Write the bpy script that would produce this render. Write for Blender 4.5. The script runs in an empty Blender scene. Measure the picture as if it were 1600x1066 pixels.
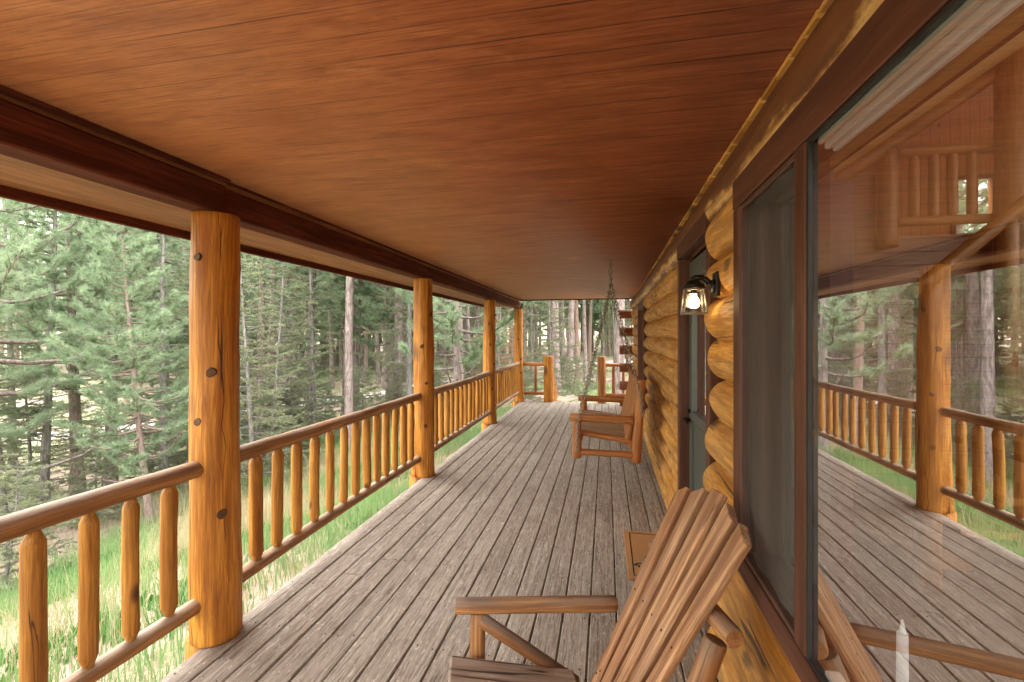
import bpy, math, random
import numpy as np
from mathutils import Vector, Matrix, Quaternion
R = math.radians
random.seed(7); rng = np.random.default_rng(7)
S = bpy.context.scene
C = S.collection

# ---------------------------------------------------------------- camera, sky, sun, exposure
cam = bpy.data.cameras.new('camera'); co = bpy.data.objects.new('camera', cam); C.objects.link(co)
cam.sensor_width = 36; cam.lens = 36*711/1600; cam.shift_y = -9/1600
co.location = (0, 0, 1.6); co.rotation_euler = (R(90), 0, R(11.68)); cam.clip_start = .03; cam.clip_end = 600
S.camera = co
SUN_EL, SUN_AZ = R(48), R(62)       # azimuth measured from +Y towards -X
w = bpy.data.worlds.new('World'); S.world = w; w.use_nodes = True
nt = w.node_tree; bg = nt.nodes['Background']
sky = nt.nodes.new('ShaderNodeTexSky'); sky.sky_type = 'NISHITA'; sky.sun_disc = False
sky.sun_elevation = SUN_EL; sky.sun_rotation = -SUN_AZ; sky.air_density = 1.0; sky.dust_density = 3.5
mx = nt.nodes.new('ShaderNodeMixRGB'); mx.inputs[0].default_value = .85
mx.inputs[2].default_value = (11.6, 11.3, 10.9, 1)
nt.links.new(sky.outputs[0], mx.inputs[1]); nt.links.new(mx.outputs[0], bg.inputs[0])
bg.inputs[1].default_value = .15
sl = bpy.data.lights.new('sun', 'SUN'); so = bpy.data.objects.new('sun', sl); C.objects.link(so)
sl.energy = .7; sl.angle = R(40); sl.color = (1, .965, .91)
so.rotation_euler = Vector((math.sin(SUN_AZ)*math.cos(SUN_EL), -math.cos(SUN_AZ)*math.cos(SUN_EL), -math.sin(SUN_EL))).to_track_quat('-Z', 'Y').to_euler()
S.view_settings.view_transform = 'Standard'; S.view_settings.look = 'None'; S.view_settings.gamma = 1
S.view_settings.exposure = 2.62
S.cycles.max_bounces = 9; S.cycles.diffuse_bounces = 6; S.cycles.glossy_bounces = 4; S.cycles.transparent_max_bounces = 16

# ---------------------------------------------------------------- helpers
def tag(o, label=None, cat=None, group=None, kind=None):
    if label: o['label'] = label
    if cat: o['category'] = cat
    if group: o['group'] = group
    if kind: o['kind'] = kind
    return o
def empty(name, loc=(0, 0, 0), rz=0):
    o = bpy.data.objects.new(name, None); C.objects.link(o); o.location = loc; o.rotation_euler = (0, 0, rz)
    o.empty_display_size = .1
    return o
def copy_tree(o, parent=None):
    c = o.copy(); C.objects.link(c)
    if parent: c.parent = parent
    for ch in list(o.children): copy_tree(ch, c)
    return c
def mesh_np(name, V, Fc, mat, gc=None, smooth=False):
    """V (n,3), Fc (m,k) int array with constant k, or list of faces."""
    me = bpy.data.meshes.new(name)
    V = np.asarray(V, dtype=np.float32)
    if isinstance(Fc, np.ndarray):
        m, k = Fc.shape; flat = Fc.astype(np.int32).ravel(); st = np.arange(0, m*k, k, dtype=np.int32); tot = np.full(m, k, dtype=np.int32)
    else:
        tot = np.array([len(f) for f in Fc], dtype=np.int32); flat = np.array([i for f in Fc for i in f], dtype=np.int32)
        st = np.concatenate([[0], np.cumsum(tot)[:-1]]).astype(np.int32); m = len(Fc)
    me.vertices.add(len(V)); me.vertices.foreach_set('co', V.ravel())
    me.loops.add(len(flat)); me.loops.foreach_set('vertex_index', flat)
    me.polygons.add(m); me.polygons.foreach_set('loop_start', st); me.polygons.foreach_set('loop_total', tot)
    if smooth is not False:
        a = np.ones(m, dtype=bool) if smooth is True else np.asarray(smooth, dtype=bool)
        me.polygons.foreach_set('use_smooth', a)
    me.update(calc_edges=True)
    if gc is not None:
        at = me.attributes.new('gc', 'FLOAT_VECTOR', 'POINT'); at.data.foreach_set('vector', np.asarray(gc, dtype=np.float32).ravel())
    me.materials.append(mat); me.validate()
    return me
def wloc(o):
    v = Vector((0, 0, 0))
    while o: v += Vector(o.location); o = o.parent
    return v
class MB:
    def __init__(s): s.v = []; s.f = []; s.g = []; s.sm = []
    def add(s, V, Fc, G, sm=False):
        n = len(s.v); s.v += [tuple(p) for p in V]; s.g += [tuple(p) for p in G]
        for f in Fc: s.f.append(tuple(i+n for i in f)); s.sm.append(sm if isinstance(sm, bool) else sm(f))
        return s
    def box(s, lo, hi, grain=1, M=None, bev=.003):
        """bevelled box; grain = axis index along which the wood runs"""
        lo = Vector(lo); hi = Vector(hi); c = (lo+hi)/2; h = (hi-lo)/2
        b = min(bev, min(h)*.45); V = []; idx = {}
        for sx in (-1, 1):
            for sy in (-1, 1):
                for sz in (-1, 1):
                    sg = (sx, sy, sz)
                    for k in range(3):
                        p = [sg[i]*(h[i]-(0 if i == k else b)) for i in range(3)]
                        idx[(sg, k)] = len(V); V.append(Vector(p))
        Fc = []
        for k in range(3):
            i, j = (k+1) % 3, (k+2) % 3
            for sk in (-1, 1):
                q = []
                for (a, bb) in ((-1, -1), (1, -1), (1, 1), (-1, 1)):
                    sg = [0, 0, 0]; sg[k] = sk; sg[i] = a; sg[j] = bb; q.append(idx[(tuple(sg), k)])
                Fc.append(q if sk > 0 else q[::-1])
        for k in range(3):                                     # edges parallel to axis k
            i, j = (k+1) % 3, (k+2) % 3
            for a in (-1, 1):
                for bb in (-1, 1):
                    s0 = [0, 0, 0]; s0[k] = -1; s0[i] = a; s0[j] = bb; s1 = list(s0); s1[k] = 1
                    q = [idx[(tuple(s0), i)], idx[(tuple(s1), i)], idx[(tuple(s1), j)], idx[(tuple(s0), j)]]
                    Fc.append(q if a*bb < 0 else q[::-1])
        for sx in (-1, 1):
            for sy in (-1, 1):
                for sz in (-1, 1):
                    t = [idx[((sx, sy, sz), k)] for k in range(3)]
                    Fc.append(t if sx*sy*sz > 0 else t[::-1])
        r = random.uniform(0, 50); o = [(grain+1) % 3, (grain+2) % 3, grain]
        G = [(p[o[0]]+r, p[o[1]]+r*.37, p[o[2]]+r*1.3) for p in V]
        V = [p+c for p in V]
        if M is not None: V = [M @ p for p in V]
        return s.add(V, Fc, G)
    def log(s, p0, p1, r0, r1=None, seg=14, step=.15, wob=.03, taper0=0, taper1=0, lump=.0, M=None, bow=0., flat=None):
        """log from p0 to p1; taper0/1: (length, radius factor) of pencil-pointed ends"""
        p0 = Vector(p0); p1 = Vector(p1); r1 = r0 if r1 is None else r1
        d = p1-p0; L = d.length; d.normalize(); q = d.to_track_quat('Z', 'Y'); X = q @ Vector((1, 0, 0)); Y = q @ Vector((0, 1, 0))
        n = max(2, int(L/step)+1); ts = [i/(n-1) for i in range(n)]
        if taper0: ts += [taper0[0]/L, taper0[0]/L*.8, taper0[0]/L*.25]
        if taper1: ts += [1-taper1[0]/L, 1-taper1[0]/L*.8, 1-taper1[0]/L*.25]
        ee = min(.006, r0*.12)/L; ts += [ee, 1-ee]
        ts = sorted(set(round(t, 5) for t in ts if 0 <= t <= 1)); off = random.uniform(0, 90)
        ph = [random.uniform(0, 6.28) for _ in range(8)]
        V = []; G = []; rings = []
        for t in ts:
            r = r0+(r1-r0)*t
            if taper0 and t*L < taper0[0]: r *= taper0[1]+(1-taper0[1])*min(1, (t*L/taper0[0])*1.25)
            if taper1 and (1-t)*L < taper1[0]: r *= taper1[1]+(1-taper1[1])*min(1, ((1-t)*L/taper1[0])*1.25)
            if t == 0 or t == 1: r -= min(.006, r*.12)
            z = t*L; cx = bow*math.sin(math.pi*t)*math.cos(ph[0]); cy = bow*math.sin(math.pi*t)*math.sin(ph[0]); ring = []
            for k in range(seg):
                a = 2*math.pi*k/seg
                rr = r*(1+wob*math.sin(2*a+ph[1]+z*1.3)+wob*.6*math.sin(3*a+ph[2]-z*2.7)+wob*.5*math.sin(z*9+ph[3]+a)+wob*.4*math.sin(z*23+ph[4]-2*a))
                if lump: rr *= 1+lump*max(0, math.sin(z*4.1+ph[5])*math.sin(a*2+ph[6]))**3
                x, y = rr*math.cos(a)+cx, rr*math.sin(a)+cy
                ring.append(len(V)); V.append(p0+d*z+X*x+Y*y); G.append((x, y, z+off))
            rings.append(ring)
        Fc = []
        for A, B in zip(rings, rings[1:]):
            for k in range(seg): Fc.append((A[k], A[(k+1) % seg], B[(k+1) % seg], B[k]))
        V.append(sum((V[i] for i in rings[0]), Vector())/seg); G.append((0, 0, off)); c0 = len(V)-1
        V.append(sum((V[i] for i in rings[-1]), Vector())/seg); G.append((0, 0, off+L)); c1 = len(V)-1
        nf = len(Fc)
        for k in range(seg):
            Fc.append((rings[0][(k+1) % seg], rings[0][k], c0)); Fc.append((rings[-1][k], rings[-1][(k+1) % seg], c1))
        if M is not None: V = [M @ p for p in V]
        return s.add(V, Fc, G, lambda f: len(f) == 4)
    def torus(s, c, ax, up, R1, r, n1=12, n2=5, st=1.0):
        ax = Vector(ax).normalized(); up = Vector(up).normalized(); sd = ax.cross(up); c = Vector(c); V = []; Fc = []
        for i in range(n1):
            a = 2*math.pi*i/n1; dr = up*math.cos(a)*st+sd*math.sin(a); rd = (up*math.cos(a)+sd*math.sin(a))
            for j in range(n2):
                b = 2*math.pi*j/n2; V.append(c+dr*R1+rd*(r*math.cos(b))+ax*(r*math.sin(b)))
        for i in range(n1):
            for j in range(n2):
                Fc.append((i*n2+j, ((i+1) % n1)*n2+j, ((i+1) % n1)*n2+(j+1) % n2, i*n2+(j+1) % n2))
        return s.add(V, Fc, [(0, 0, 0)]*len(V), True)
    def build(s, name, mat, parent=None, world=False, base=None):
        V = np.array([tuple(p) for p in s.v])
        if parent is not None and world: V = V-np.array(wloc(parent))
        o = bpy.data.objects.new(name, None)
        if parent is None:
            b = np.array(base if base is not None else (V[:, 0].mean(), V[:, 1].mean(), V[:, 2].min())); V = V-b
        me = mesh_np(name, V, s.f, mat, s.g, s.sm)
        bpy.data.objects.remove(o); o = bpy.data.objects.new(name, me); C.objects.link(o)
        if parent is None: o.location = b
        else: o.parent = parent
        return o

# ---------------------------------------------------------------- materials
class NB:
    def __init__(s, name):
        s.m = bpy.data.materials.new(name); s.m.use_nodes = True; s.t = s.m.node_tree; s.n = s.t.nodes; s.b = s.n['Principled BSDF']; s.out = s.n['Material Output']
    def N(s, typ, ins=None, **kw):
        n = s.n.new('ShaderNode'+typ)
        for k, v in kw.items(): setattr(n, k, v)
        for k, v in (ins or {}).items():
            if isinstance(v, bpy.types.NodeSocket): s.t.links.new(v, n.inputs[k])
            else: n.inputs[k].default_value = v
        return n
    def L(s, a, b): s.t.links.new(a, b)
    def noise(s, vec, scale, detail=4, rough=.6, dist=0):
        return s.N('TexNoise', {'Vector': vec, 'Scale': scale, 'Detail': detail, 'Roughness': rough, 'Distortion': dist}).outputs['Fac']
    def ramp(s, fac, *st):
        r = s.N('ValToRGB', {'Fac': fac}); e = r.color_ramp.elements
        while len(e) < len(st): e.new(.5)
        for i, (p, c) in enumerate(st):
            e[i].position = p; e[i].color = (c, c, c, 1) if isinstance(c, (int, float)) else (*c, 1)
        return r.outputs['Color']
    def mix(s, fac, a, b, mode='MIX'):
        n = s.N('MixRGB', blend_type=mode)
        for k, v in ((0, fac), (1, a), (2, b)):
            if isinstance(v, bpy.types.NodeSocket): s.L(v, n.inputs[k])
            else: n.inputs[k].default_value = v if k == 0 else (*v, 1)
        return n.outputs[0]
    def math(s, op, a, b=0.):
        n = s.N('Math', operation=op)
        for k, v in ((0, a), (1, b)):
            if isinstance(v, bpy.types.NodeSocket): s.L(v, n.inputs[k])
            else: n.inputs[k].default_value = v
        return n.outputs[0]
    def scale(s, vec, sc):
        return s.N('VectorMath', {0: vec, 1: sc}, operation='MULTIPLY').outputs[0]
    def gc(s): return s.N('Attribute', attribute_name='gc').outputs['Vector']
    def obj(s): return s.N('TexCoord').outputs['Object']
    def pos(s): return s.N('NewGeometry').outputs['Position']
    def bump(s, h, st, dist=.01):
        s.L(s.N('Bump', {'Height': h, 'Strength': st, 'Distance': dist}).outputs[0], s.b.inputs['Normal'])
    def col(s, c): 
        if isinstance(c, bpy.types.NodeSocket): s.L(c, s.b.inputs['Base Color'])
        else: s.b.inputs['Base Color'].default_value = (*c, 1)

def wood(name, light, dark, rough=.55, fine=26., long=.9, knots=.0, crack=.0, grey=None, greyamt=0., blotch=.5, knotcol=(.05, .02, .008), coord='gc', spec=.4, greyup=False, contrast=1., bumpst=.35, kscale=3.2):
    b = NB(name); g = b.gc() if coord == 'gc' else b.obj()
    oi = b.N('ObjectInfo').outputs['Random']
    g = b.N('VectorMath', {0: g, 1: b.N('CombineXYZ', {0: 0., 1: 0., 2: b.math('MULTIPLY', oi, 37.)}).outputs[0]}, operation='ADD').outputs[0]
    wv = b.N('TexNoise', {'Vector': b.scale(g, (2.2, 2.2, .8)), 'Scale': 1.5, 'Detail': 2.}).outputs['Color']
    gd = b.N('VectorMath', {0: g, 1: b.scale(wv, (.05, .05, .3))}, operation='ADD').outputs[0]
    gr = b.noise(b.scale(gd, (fine, fine, long)), 1.6, 5, .62)
    gr2 = b.noise(b.scale(gd, (fine*4.5, fine*4.5, long*3)), 1.5, 3, .7)
    f = b.ramp(gr, (.39, 0.), (.61, 1.))
    c = b.mix(f, tuple(x*.82 for x in dark), tuple(x*1.08 for x in light))
    c = b.mix(b.math('MULTIPLY', b.ramp(gr2, (.4, 1.), (.62, 0.)), .6*contrast), c, tuple(x*.5 for x in dark))
    bl = b.noise(b.scale(g, (1, 1, .5)), 2.3, 3, .55)
    c = b.mix(b.math('MULTIPLY', b.ramp(bl, (.35, 1.), (.65, 0.)), blotch), c, tuple(x*.72 for x in dark))
    h = b.math('ADD', gr, b.math('MULTIPLY', gr2, .6))
    if knots:
        n = b.N('TexVoronoi', {'Vector': b.scale(gd, (1, 1, .55)), 'Scale': kscale, 'Randomness': 1.})
        dsc = b.math('ADD', n.outputs['Distance'], b.math('MULTIPLY', b.math('SUBTRACT', gr2, .5), .08))
        k = b.ramp(dsc, (.05*knots, 1.), (.12*knots, .75), (.2*knots, 0.))
        c = b.mix(b.math('MULTIPLY', k, .85), c, knotcol)
        h = b.math('SUBTRACT', h, b.math('MULTIPLY', k, .7))
    if crack:
        ck = b.noise(b.scale(gd, (9, 9, .35)), 1.2, 2, .5)
        ck = b.ramp(b.math('ABSOLUTE', b.math('SUBTRACT', ck, .5)), (.0, 1.), (.006*crack, 1.), (.013*crack, 0.))
        msk = b.ramp(b.noise(b.scale(g, (3, 3, 1.1)), 1.9, 1, .5), (.5, 0.), (.56, 1.))
        ck = b.math('MULTIPLY', ck, msk)
        sp = b.N('SeparateXYZ', {0: g}); an = b.math('ARCTAN2', sp.outputs[1], sp.outputs[0])
        for q, (fz, off) in enumerate(((.9, 1.2), (1.5, -.9), (2.1, 2.7))):
            nn = b.N('TexNoise', {'Vector': b.N('CombineXYZ', {0: off*7, 1: 3.+q, 2: sp.outputs[2]}).outputs[0], 'Scale': fz, 'Detail': 3., 'Roughness': .5}).outputs['Fac']
            dd = b.math('ABSOLUTE', b.math('SUBTRACT', an, b.math('ADD', b.math('MULTIPLY', b.math('SUBTRACT', nn, .5), 1.3), off)))
            wdn = b.noise(b.N('CombineXYZ', {0: off, 1: 9.+q, 2: sp.outputs[2]}).outputs[0], 1.6, 3, .6)
            lim = b.math('MULTIPLY', b.math('MAXIMUM', b.math('SUBTRACT', wdn, .45), 0.), .13*crack)
            ck = b.math('MAXIMUM', ck, b.math('LESS_THAN', dd, lim))
        c = b.mix(b.math('MULTIPLY', ck, .9), c, (.025, .012, .006)); h = b.math('SUBTRACT', h, b.math('MULTIPLY', ck, 1.6))
    if grey is not None:
        gm = b.ramp(b.noise(b.scale(g, (5, 5, 1.2)), 1.7, 4, .65), (.35, 0.), (.62, 1.))
        if greyup:
            nz = b.N('SeparateXYZ', {0: b.N('NewGeometry').outputs['Normal']}).outputs[2]
            gm = b.math('MULTIPLY', b.math('ADD', gm, .35), b.ramp(nz, (.1, 0.), (.75, 1.)))
        c = b.mix(b.math('MULTIPLY', gm, greyamt), c, b.mix(f, tuple(x*.6 for x in grey), grey))
    b.col(c); b.b.inputs['Roughness'].default_value = rough; b.b.inputs['Specular IOR Level'].default_value = spec
    b.bump(h, bumpst, .006)
    return b.m

M = {}
M['post'] = wood('golden_log', (.74, .33, .042), (.48, .155, .016), knots=1.35, crack=1., rough=.5, blotch=.35, fine=18, kscale=3.0)
M['baluster'] = wood('golden_peeled_pole', (.68, .33, .052), (.44, .165, .022), knots=.7, crack=.3, rough=.5, blotch=.45, fine=22, kscale=5)
M['rail'] = wood('weathered_rail', (.54, .26, .085), (.34, .14, .04), knots=.6, crack=.9, rough=.65, grey=(.48, .36, .26), greyamt=.8, greyup=True, fine=20)
M['wall'] = wood('cabin_log', (.88, .45, .08), (.66, .275, .038), knots=.85, crack=1.2, rough=.6, blotch=.14, fine=14, long=1.4, kscale=4.2, grey=(.66, .46, .28), greyamt=.3)
M['logend'] = wood('stained_log_end', (.33, .10, .035), (.24, .065, .022), rough=.6)
M['brown'] = wood('brown_stained_board', (.15, .055, .03), (.105, .036, .02), rough=.55, blotch=.3, fine=14, contrast=.6)
M['beam'] = wood('dark_stained_beam', (.18, .046, .022), (.10, .025, .012), spec=.15, rough=.8, blotch=.3, fine=16)
M['soffit'] = wood('tan_soffit', (.42, .175, .07), (.30, .115, .042), rough=.6, fine=8)
M['chair'] = wood('chair_slat', (.80, .46, .23), (.42, .175, .068), rough=.6, knots=.6, crack=.2, fine=17, long=.8, blotch=.25, contrast=1.3, grey=(.42, .31, .22), greyamt=.35, kscale=4.5)
M['chairgrey'] = wood('weathered_seat_slat', (.62, .50, .40), (.38, .28, .22), rough=.7, crack=.8, fine=22)
M['chairlog'] = wood('chair_log', (.62, .33, .13), (.34, .14, .05), rough=.6, crack=.5, knots=.5, grey=(.30, .23, .18), greyamt=.9, greyup=True, fine=18)
M['swing'] = wood('swing_log', (.68, .29, .085), (.44, .155, .042), rough=.55, crack=.5, knots=.6, fine=18)
M['swingslat'] = wood('swing_slat', (.76, .56, .36), (.52, .35, .2), rough=.65, fine=20)

def deck_mat():
    b = NB('weathered_deck_board'); g = b.gc()
    fib = b.noise(b.scale(g, (110, 110, 7)), 1., 5, .8)
    gr = b.noise(b.scale(g, (34, 34, 1.1)), 1.4, 5, .65)
    big = b.noise(b.scale(g, (2.2, 2.2, .9)), 1.6, 4, .6)
    per = b.noise(b.scale(g, (1.0, .3, .04)), .9, 1, .5)
    c = b.mix(b.ramp(gr, (.33, 0.), (.68, 1.)), (.21, .17, .135), (.50, .44, .37))
    c = b.mix(b.math('MULTIPLY', b.ramp(per, (.4, 1.), (.6, 0.)), .4), c, (.22, .165, .125))
    c = b.mix(b.math('MULTIPLY', b.ramp(big, (.42, 0.), (.66, 1.)), .5), c, (.46, .39, .335))
    fl = b.noise(b.scale(g, (48, 48, 12)), 1.3, 4, .85, .8)
    c = b.mix(b.math('MULTIPLY', b.ramp(fl, (.56, 0.), (.63, 1.)), .75), c, (.74, .67, .58))
    c = b.mix(b.math('MULTIPLY', b.ramp(fib, (.38, 1.), (.5, 0.)), .75), c, (.085, .058, .046))
    st = b.noise(b.scale(g, (1.6, 1.6, 1.1)), 1.3, 5, .7)
    c = b.mix(b.math('MULTIPLY', b.ramp(st, (.6, 0.), (.72, 1.)), .45), c, (.20, .145, .12))
    b.col(c); b.b.inputs['Roughness'].default_value = .72; b.b.inputs['Specular IOR Level'].default_value = .35
    b.bump(b.math('ADD', gr, b.math('MULTIPLY', fib, .9)), .8, .005); return b.m
M['deck'] = deck_mat()

def ceil_mat():
    b = NB('stained_ceiling_boards'); p = b.obj(); sp = b.N('SeparateXYZ', {0: p})
    x, y = sp.outputs[0], sp.outputs[1]
    wob = b.math('MULTIPLY', b.math('SUBTRACT', b.noise(b.scale(p, (.8, 3, 1)), 1., 2), .5), .012)
    yy = b.math('MULTIPLY', b.math('ADD', y, wob), 1/.104)
    fr = b.math('ABSOLUTE', b.math('SUBTRACT', b.math('FRACT', yy), .5))        # .5 at the joints
    cell = b.N('TexWhiteNoise', {'W': b.math('FLOOR', yy)}, noise_dimensions='1D').outputs[0]
    line = b.math('MULTIPLY', b.ramp(fr, (.462, 0.), (.492, 1.)), b.math('MULTIPLY', b.ramp(b.noise(b.scale(p, (1.2, 5, 1)), 1.1, 3, .6), (.38, 0.1), (.60, 1.)), b.ramp(b.math('MULTIPLY', b.math('ADD', x, 2.1), .36), (.2, .45), (.85, 1.))))
    sh = b.N('CombineXYZ', {0: x, 1: y, 2: b.math('MULTIPLY', cell, 9.)}).outputs[0]
    gr = b.noise(b.scale(sh, (1.3, 30, 1)), 1.4, 6, .7, 1.1)
    gr2 = b.noise(b.scale(p, (5, 190, 1)), 1., 3, .7)
    c = b.mix(b.ramp(gr, (.34, 0.), (.68, 1.)), (.31, .082, .029), (.57, .185, .068))
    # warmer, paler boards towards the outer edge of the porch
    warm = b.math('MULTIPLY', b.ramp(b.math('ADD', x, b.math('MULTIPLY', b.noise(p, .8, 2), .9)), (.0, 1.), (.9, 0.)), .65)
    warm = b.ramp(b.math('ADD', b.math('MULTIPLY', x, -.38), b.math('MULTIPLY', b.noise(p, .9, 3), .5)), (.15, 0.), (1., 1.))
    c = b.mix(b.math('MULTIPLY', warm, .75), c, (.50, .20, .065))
    patch = b.noise(b.scale(p, (1.3, 4.2, 1)), 1.1, 6, .68, 1.6)
    c = b.mix(b.math('MULTIPLY', b.ramp(patch, (.56, 0.), (.74, 1.)), .75), c, (.70, .32, .11))
    c = b.mix(b.math('MULTIPLY', b.ramp(b.noise(b.scale(p, (1, 4, 1)), 2.1, 6, .7), (.36, 1.), (.52, 0.)), .6), c, (.25, .07, .026))
    c = b.mix(b.math('MULTIPLY', b.ramp(gr2, (.38, 1.), (.50, 0.)), .7), c, (.17, .05, .02))
    c = b.mix(b.math('MULTIPLY', b.ramp(cell, (0., 0.), (1., .3)), 1.), c, (.36, .105, .038))
    c = b.mix(line, c, (.07, .02, .01))
    b.col(c); b.b.inputs['Roughness'].default_value = .5; b.b.inputs['Specular IOR Level'].default_value = .35
    b.bump(b.math('SUBTRACT', b.math('ADD', b.math('MULTIPLY', gr, .5), b.math('MULTIPLY', gr2, .4)), b.math('MULTIPLY', line, 1.5)), .4, .004)
    return b.m
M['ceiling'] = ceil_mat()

def header_mat():
    b = NB('half_stained_header_log'); g = b.gc(); s = b.N('SeparateXYZ', {0: b.obj()})
    gr = b.noise(b.scale(g, (20, 20, 1.2)), 1.5, 5, .65)
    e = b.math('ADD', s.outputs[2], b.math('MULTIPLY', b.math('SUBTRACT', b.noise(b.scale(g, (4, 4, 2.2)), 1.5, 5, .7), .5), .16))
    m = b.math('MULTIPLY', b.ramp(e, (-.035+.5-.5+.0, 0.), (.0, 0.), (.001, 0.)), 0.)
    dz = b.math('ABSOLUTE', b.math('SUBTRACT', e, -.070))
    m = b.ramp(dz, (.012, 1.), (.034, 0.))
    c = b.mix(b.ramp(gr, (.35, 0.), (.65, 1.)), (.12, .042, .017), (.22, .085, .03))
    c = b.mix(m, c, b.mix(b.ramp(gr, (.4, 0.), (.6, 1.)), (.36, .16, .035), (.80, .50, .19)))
    b.col(c); b.b.inputs['Roughness'].default_value = .5
    b.bump(b.math('ADD', gr, b.math('MULTIPLY', m, b.noise(b.scale(g, (60, 60, 22)), 1., 4, .7))), .5, .008)
    return b.m
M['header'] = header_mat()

def simple(name, c, rough=.5, metal=0., nz=None):
    b = NB(name)
    if nz:
        f = b.noise(b.obj(), nz[0], 4, .6); b.col(b.mix(b.ramp(f, (.35, 0.), (.65, 1.)), tuple(x*nz[1] for x in c), c)); b.bump(f, .1, .002)
    else: b.col(c)
    b.b.inputs['Roughness'].default_value = rough; b.b.inputs['Metallic'].default_value = metal
    return b.m
M['black'] = simple('black_metal', (.012, .012, .013), .4, .3, (40, .6))
M['steel'] = simple('galvanised_steel', (.42, .40, .33), .45, .6, (60, .5))
M['cream'] = simple('cream_plastic', (.90, .90, .82), .4, 0, (5, .93))
M['candle'] = simple('white_wax', (.93, .94, .96), .45, 0, (30, .94))
M['doorpaint'] = simple('grey_green_paint', (.10, .115, .10), .4, 0, (8, .85))
M['dark'] = simple('dark_gasket', (.02, .018, .016), .6, 0, (20, .7))
M['vinyl'] = simple('window_sash', (.10, .05, .035), .45, 0, (12, .8))

M['lining'] = wood('tan_head_lining', (.70, .42, .14), (.60, .34, .10), fine=6, contrast=.2, blotch=.2)
def glass(name, refl, tint=(1, 1, 1)):
    b = NB(name); b.n.remove(b.b)
    gl = b.N('BsdfGlossy', {'Color': (1, 1, 1, 1), 'Roughness': .0}); tr = b.N('BsdfTransparent', {'Color': (*tint, 1)})
    g_ = b.N('NewGeometry'); dt = b.N('VectorMath', {0: g_.outputs['Normal'], 1: g_.outputs['Incoming']}, operation='DOT_PRODUCT').outputs['Value']
    fr = b.math('MULTIPLY', b.math('POWER', b.math('SUBTRACT', 1., b.math('ABSOLUTE', dt)), 4.), .9)
    f = b.math('MINIMUM', b.math('ADD', fr, refl), 1.)
    b.L(b.N('MixShader', {0: f, 1: tr.outputs[0], 2: gl.outputs[0]}).outputs[0], b.out.inputs[0]); return b.m
M['glass'] = glass('coated_window_glass', .51, (.93, .95, .93))
M['lampglass'] = glass('clear_glass', .05, (.97, .97, .97))
def screen_mat(name, col, solid):
    b = NB(name); b.n.remove(b.b)
    f = b.noise(b.scale(b.obj(), (1, 5, 1.2)), 1.2, 3, .6)
    cc = b.mix(b.ramp(f, (.3, 0.), (.7, 1.)), tuple(x*.6 for x in col), col)
    df = b.N('BsdfDiffuse', {'Color': cc}); tr = b.N('BsdfTransparent')
    b.L(b.N('MixShader', {0: solid, 1: tr.outputs[0], 2: df.outputs[0]}).outputs[0], b.out.inputs[0]); return b.m
M['screen'] = screen_mat('insect_screen', (.125, .118, .105), .66)

def emis(name, c, st):
    b = NB(name); b.b.inputs['Emission Color'].default_value = (*c, 1); b.b.inputs['Emission Strength'].default_value = st; return b.m
M['bulb'] = emis('lit_bulb', (1, .70, .36), 4.5)

def bark(name, a, d, orange=None):
    b = NB(name); p = b.obj(); oi = b.N('ObjectInfo').outputs['Random']
    n = b.noise(b.scale(p, (9, 9, 2.2)), 1.6, 5, .7, .5); n2 = b.noise(b.scale(p, (30, 30, 9)), 1.4, 3, .7)
    c = b.mix(b.ramp(n, (.36, 0.), (.62, 1.)), d, a)
    c = b.mix(b.math('MULTIPLY', b.ramp(n2, (.35, 1.), (.55, 0.)), .5), c, tuple(x*.5 for x in d))
    if orange: c = b.mix(b.math('MULTIPLY', b.ramp(oi, (.6, 0.), (.95, 1.)), .5), c, orange)
    b.col(c); b.b.inputs['Roughness'].default_value = .85; b.bump(b.math('ADD', n, n2), .8, .03); return b.m
M['bark'] = bark('pine_bark', (.38, .31, .285), (.13, .095, .085), (.38, .24, .19))
M['barkgrey'] = bark('fir_bark', (.33, .31, .29), (.13, .11, .10))
def leafy(name, a, d, pale, sc=1.3, tr=.35):
    b = NB(name); p = b.obj(); oi = b.N('ObjectInfo').outputs['Random']
    n = b.noise(p, sc, 3, .6)
    c = b.mix(b.ramp(n, (.36, 0.), (.64, 1.)), d, a)
    c = b.mix(b.math('MULTIPLY', oi, .55), c, pale)
    b.col(c); b.b.inputs['Roughness'].default_value = .5; b.b.inputs['Specular IOR Level'].default_value = .3
    t = b.N('BsdfTranslucent', {'Color': c})
    b.L(b.N('MixShader', {0: tr, 1: b.b.outputs[0], 2: t.outputs[0]}).outputs[0], b.out.inputs[0]); return b.m
M['needle'] = leafy('pine_needles', (.34, .47, .28), (.13, .20, .115), (.42, .50, .33), 3.6, .4)
M['firneedle'] = leafy('fir_needles', (.31, .35, .20), (.14, .18, .11), (.40, .39, .24), 2.4, .42)
M['deadneedle'] = leafy('dead_needles', (.50, .32, .17), (.40, .22, .10), (.45, .3, .2), 2.)
M['grass'] = leafy('green_grass', (.25, .40, .15), (.16, .27, .09), (.3, .42, .2), .5, .4)
M['straw'] = leafy('dry_grass', (.54, .45, .28), (.36, .31, .18), (.48, .41, .27), .7, .35)
M['weed'] = leafy('weed_leaf', (.10, .26, .055), (.06, .16, .035), (.12, .24, .08), 2., .35)

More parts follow.
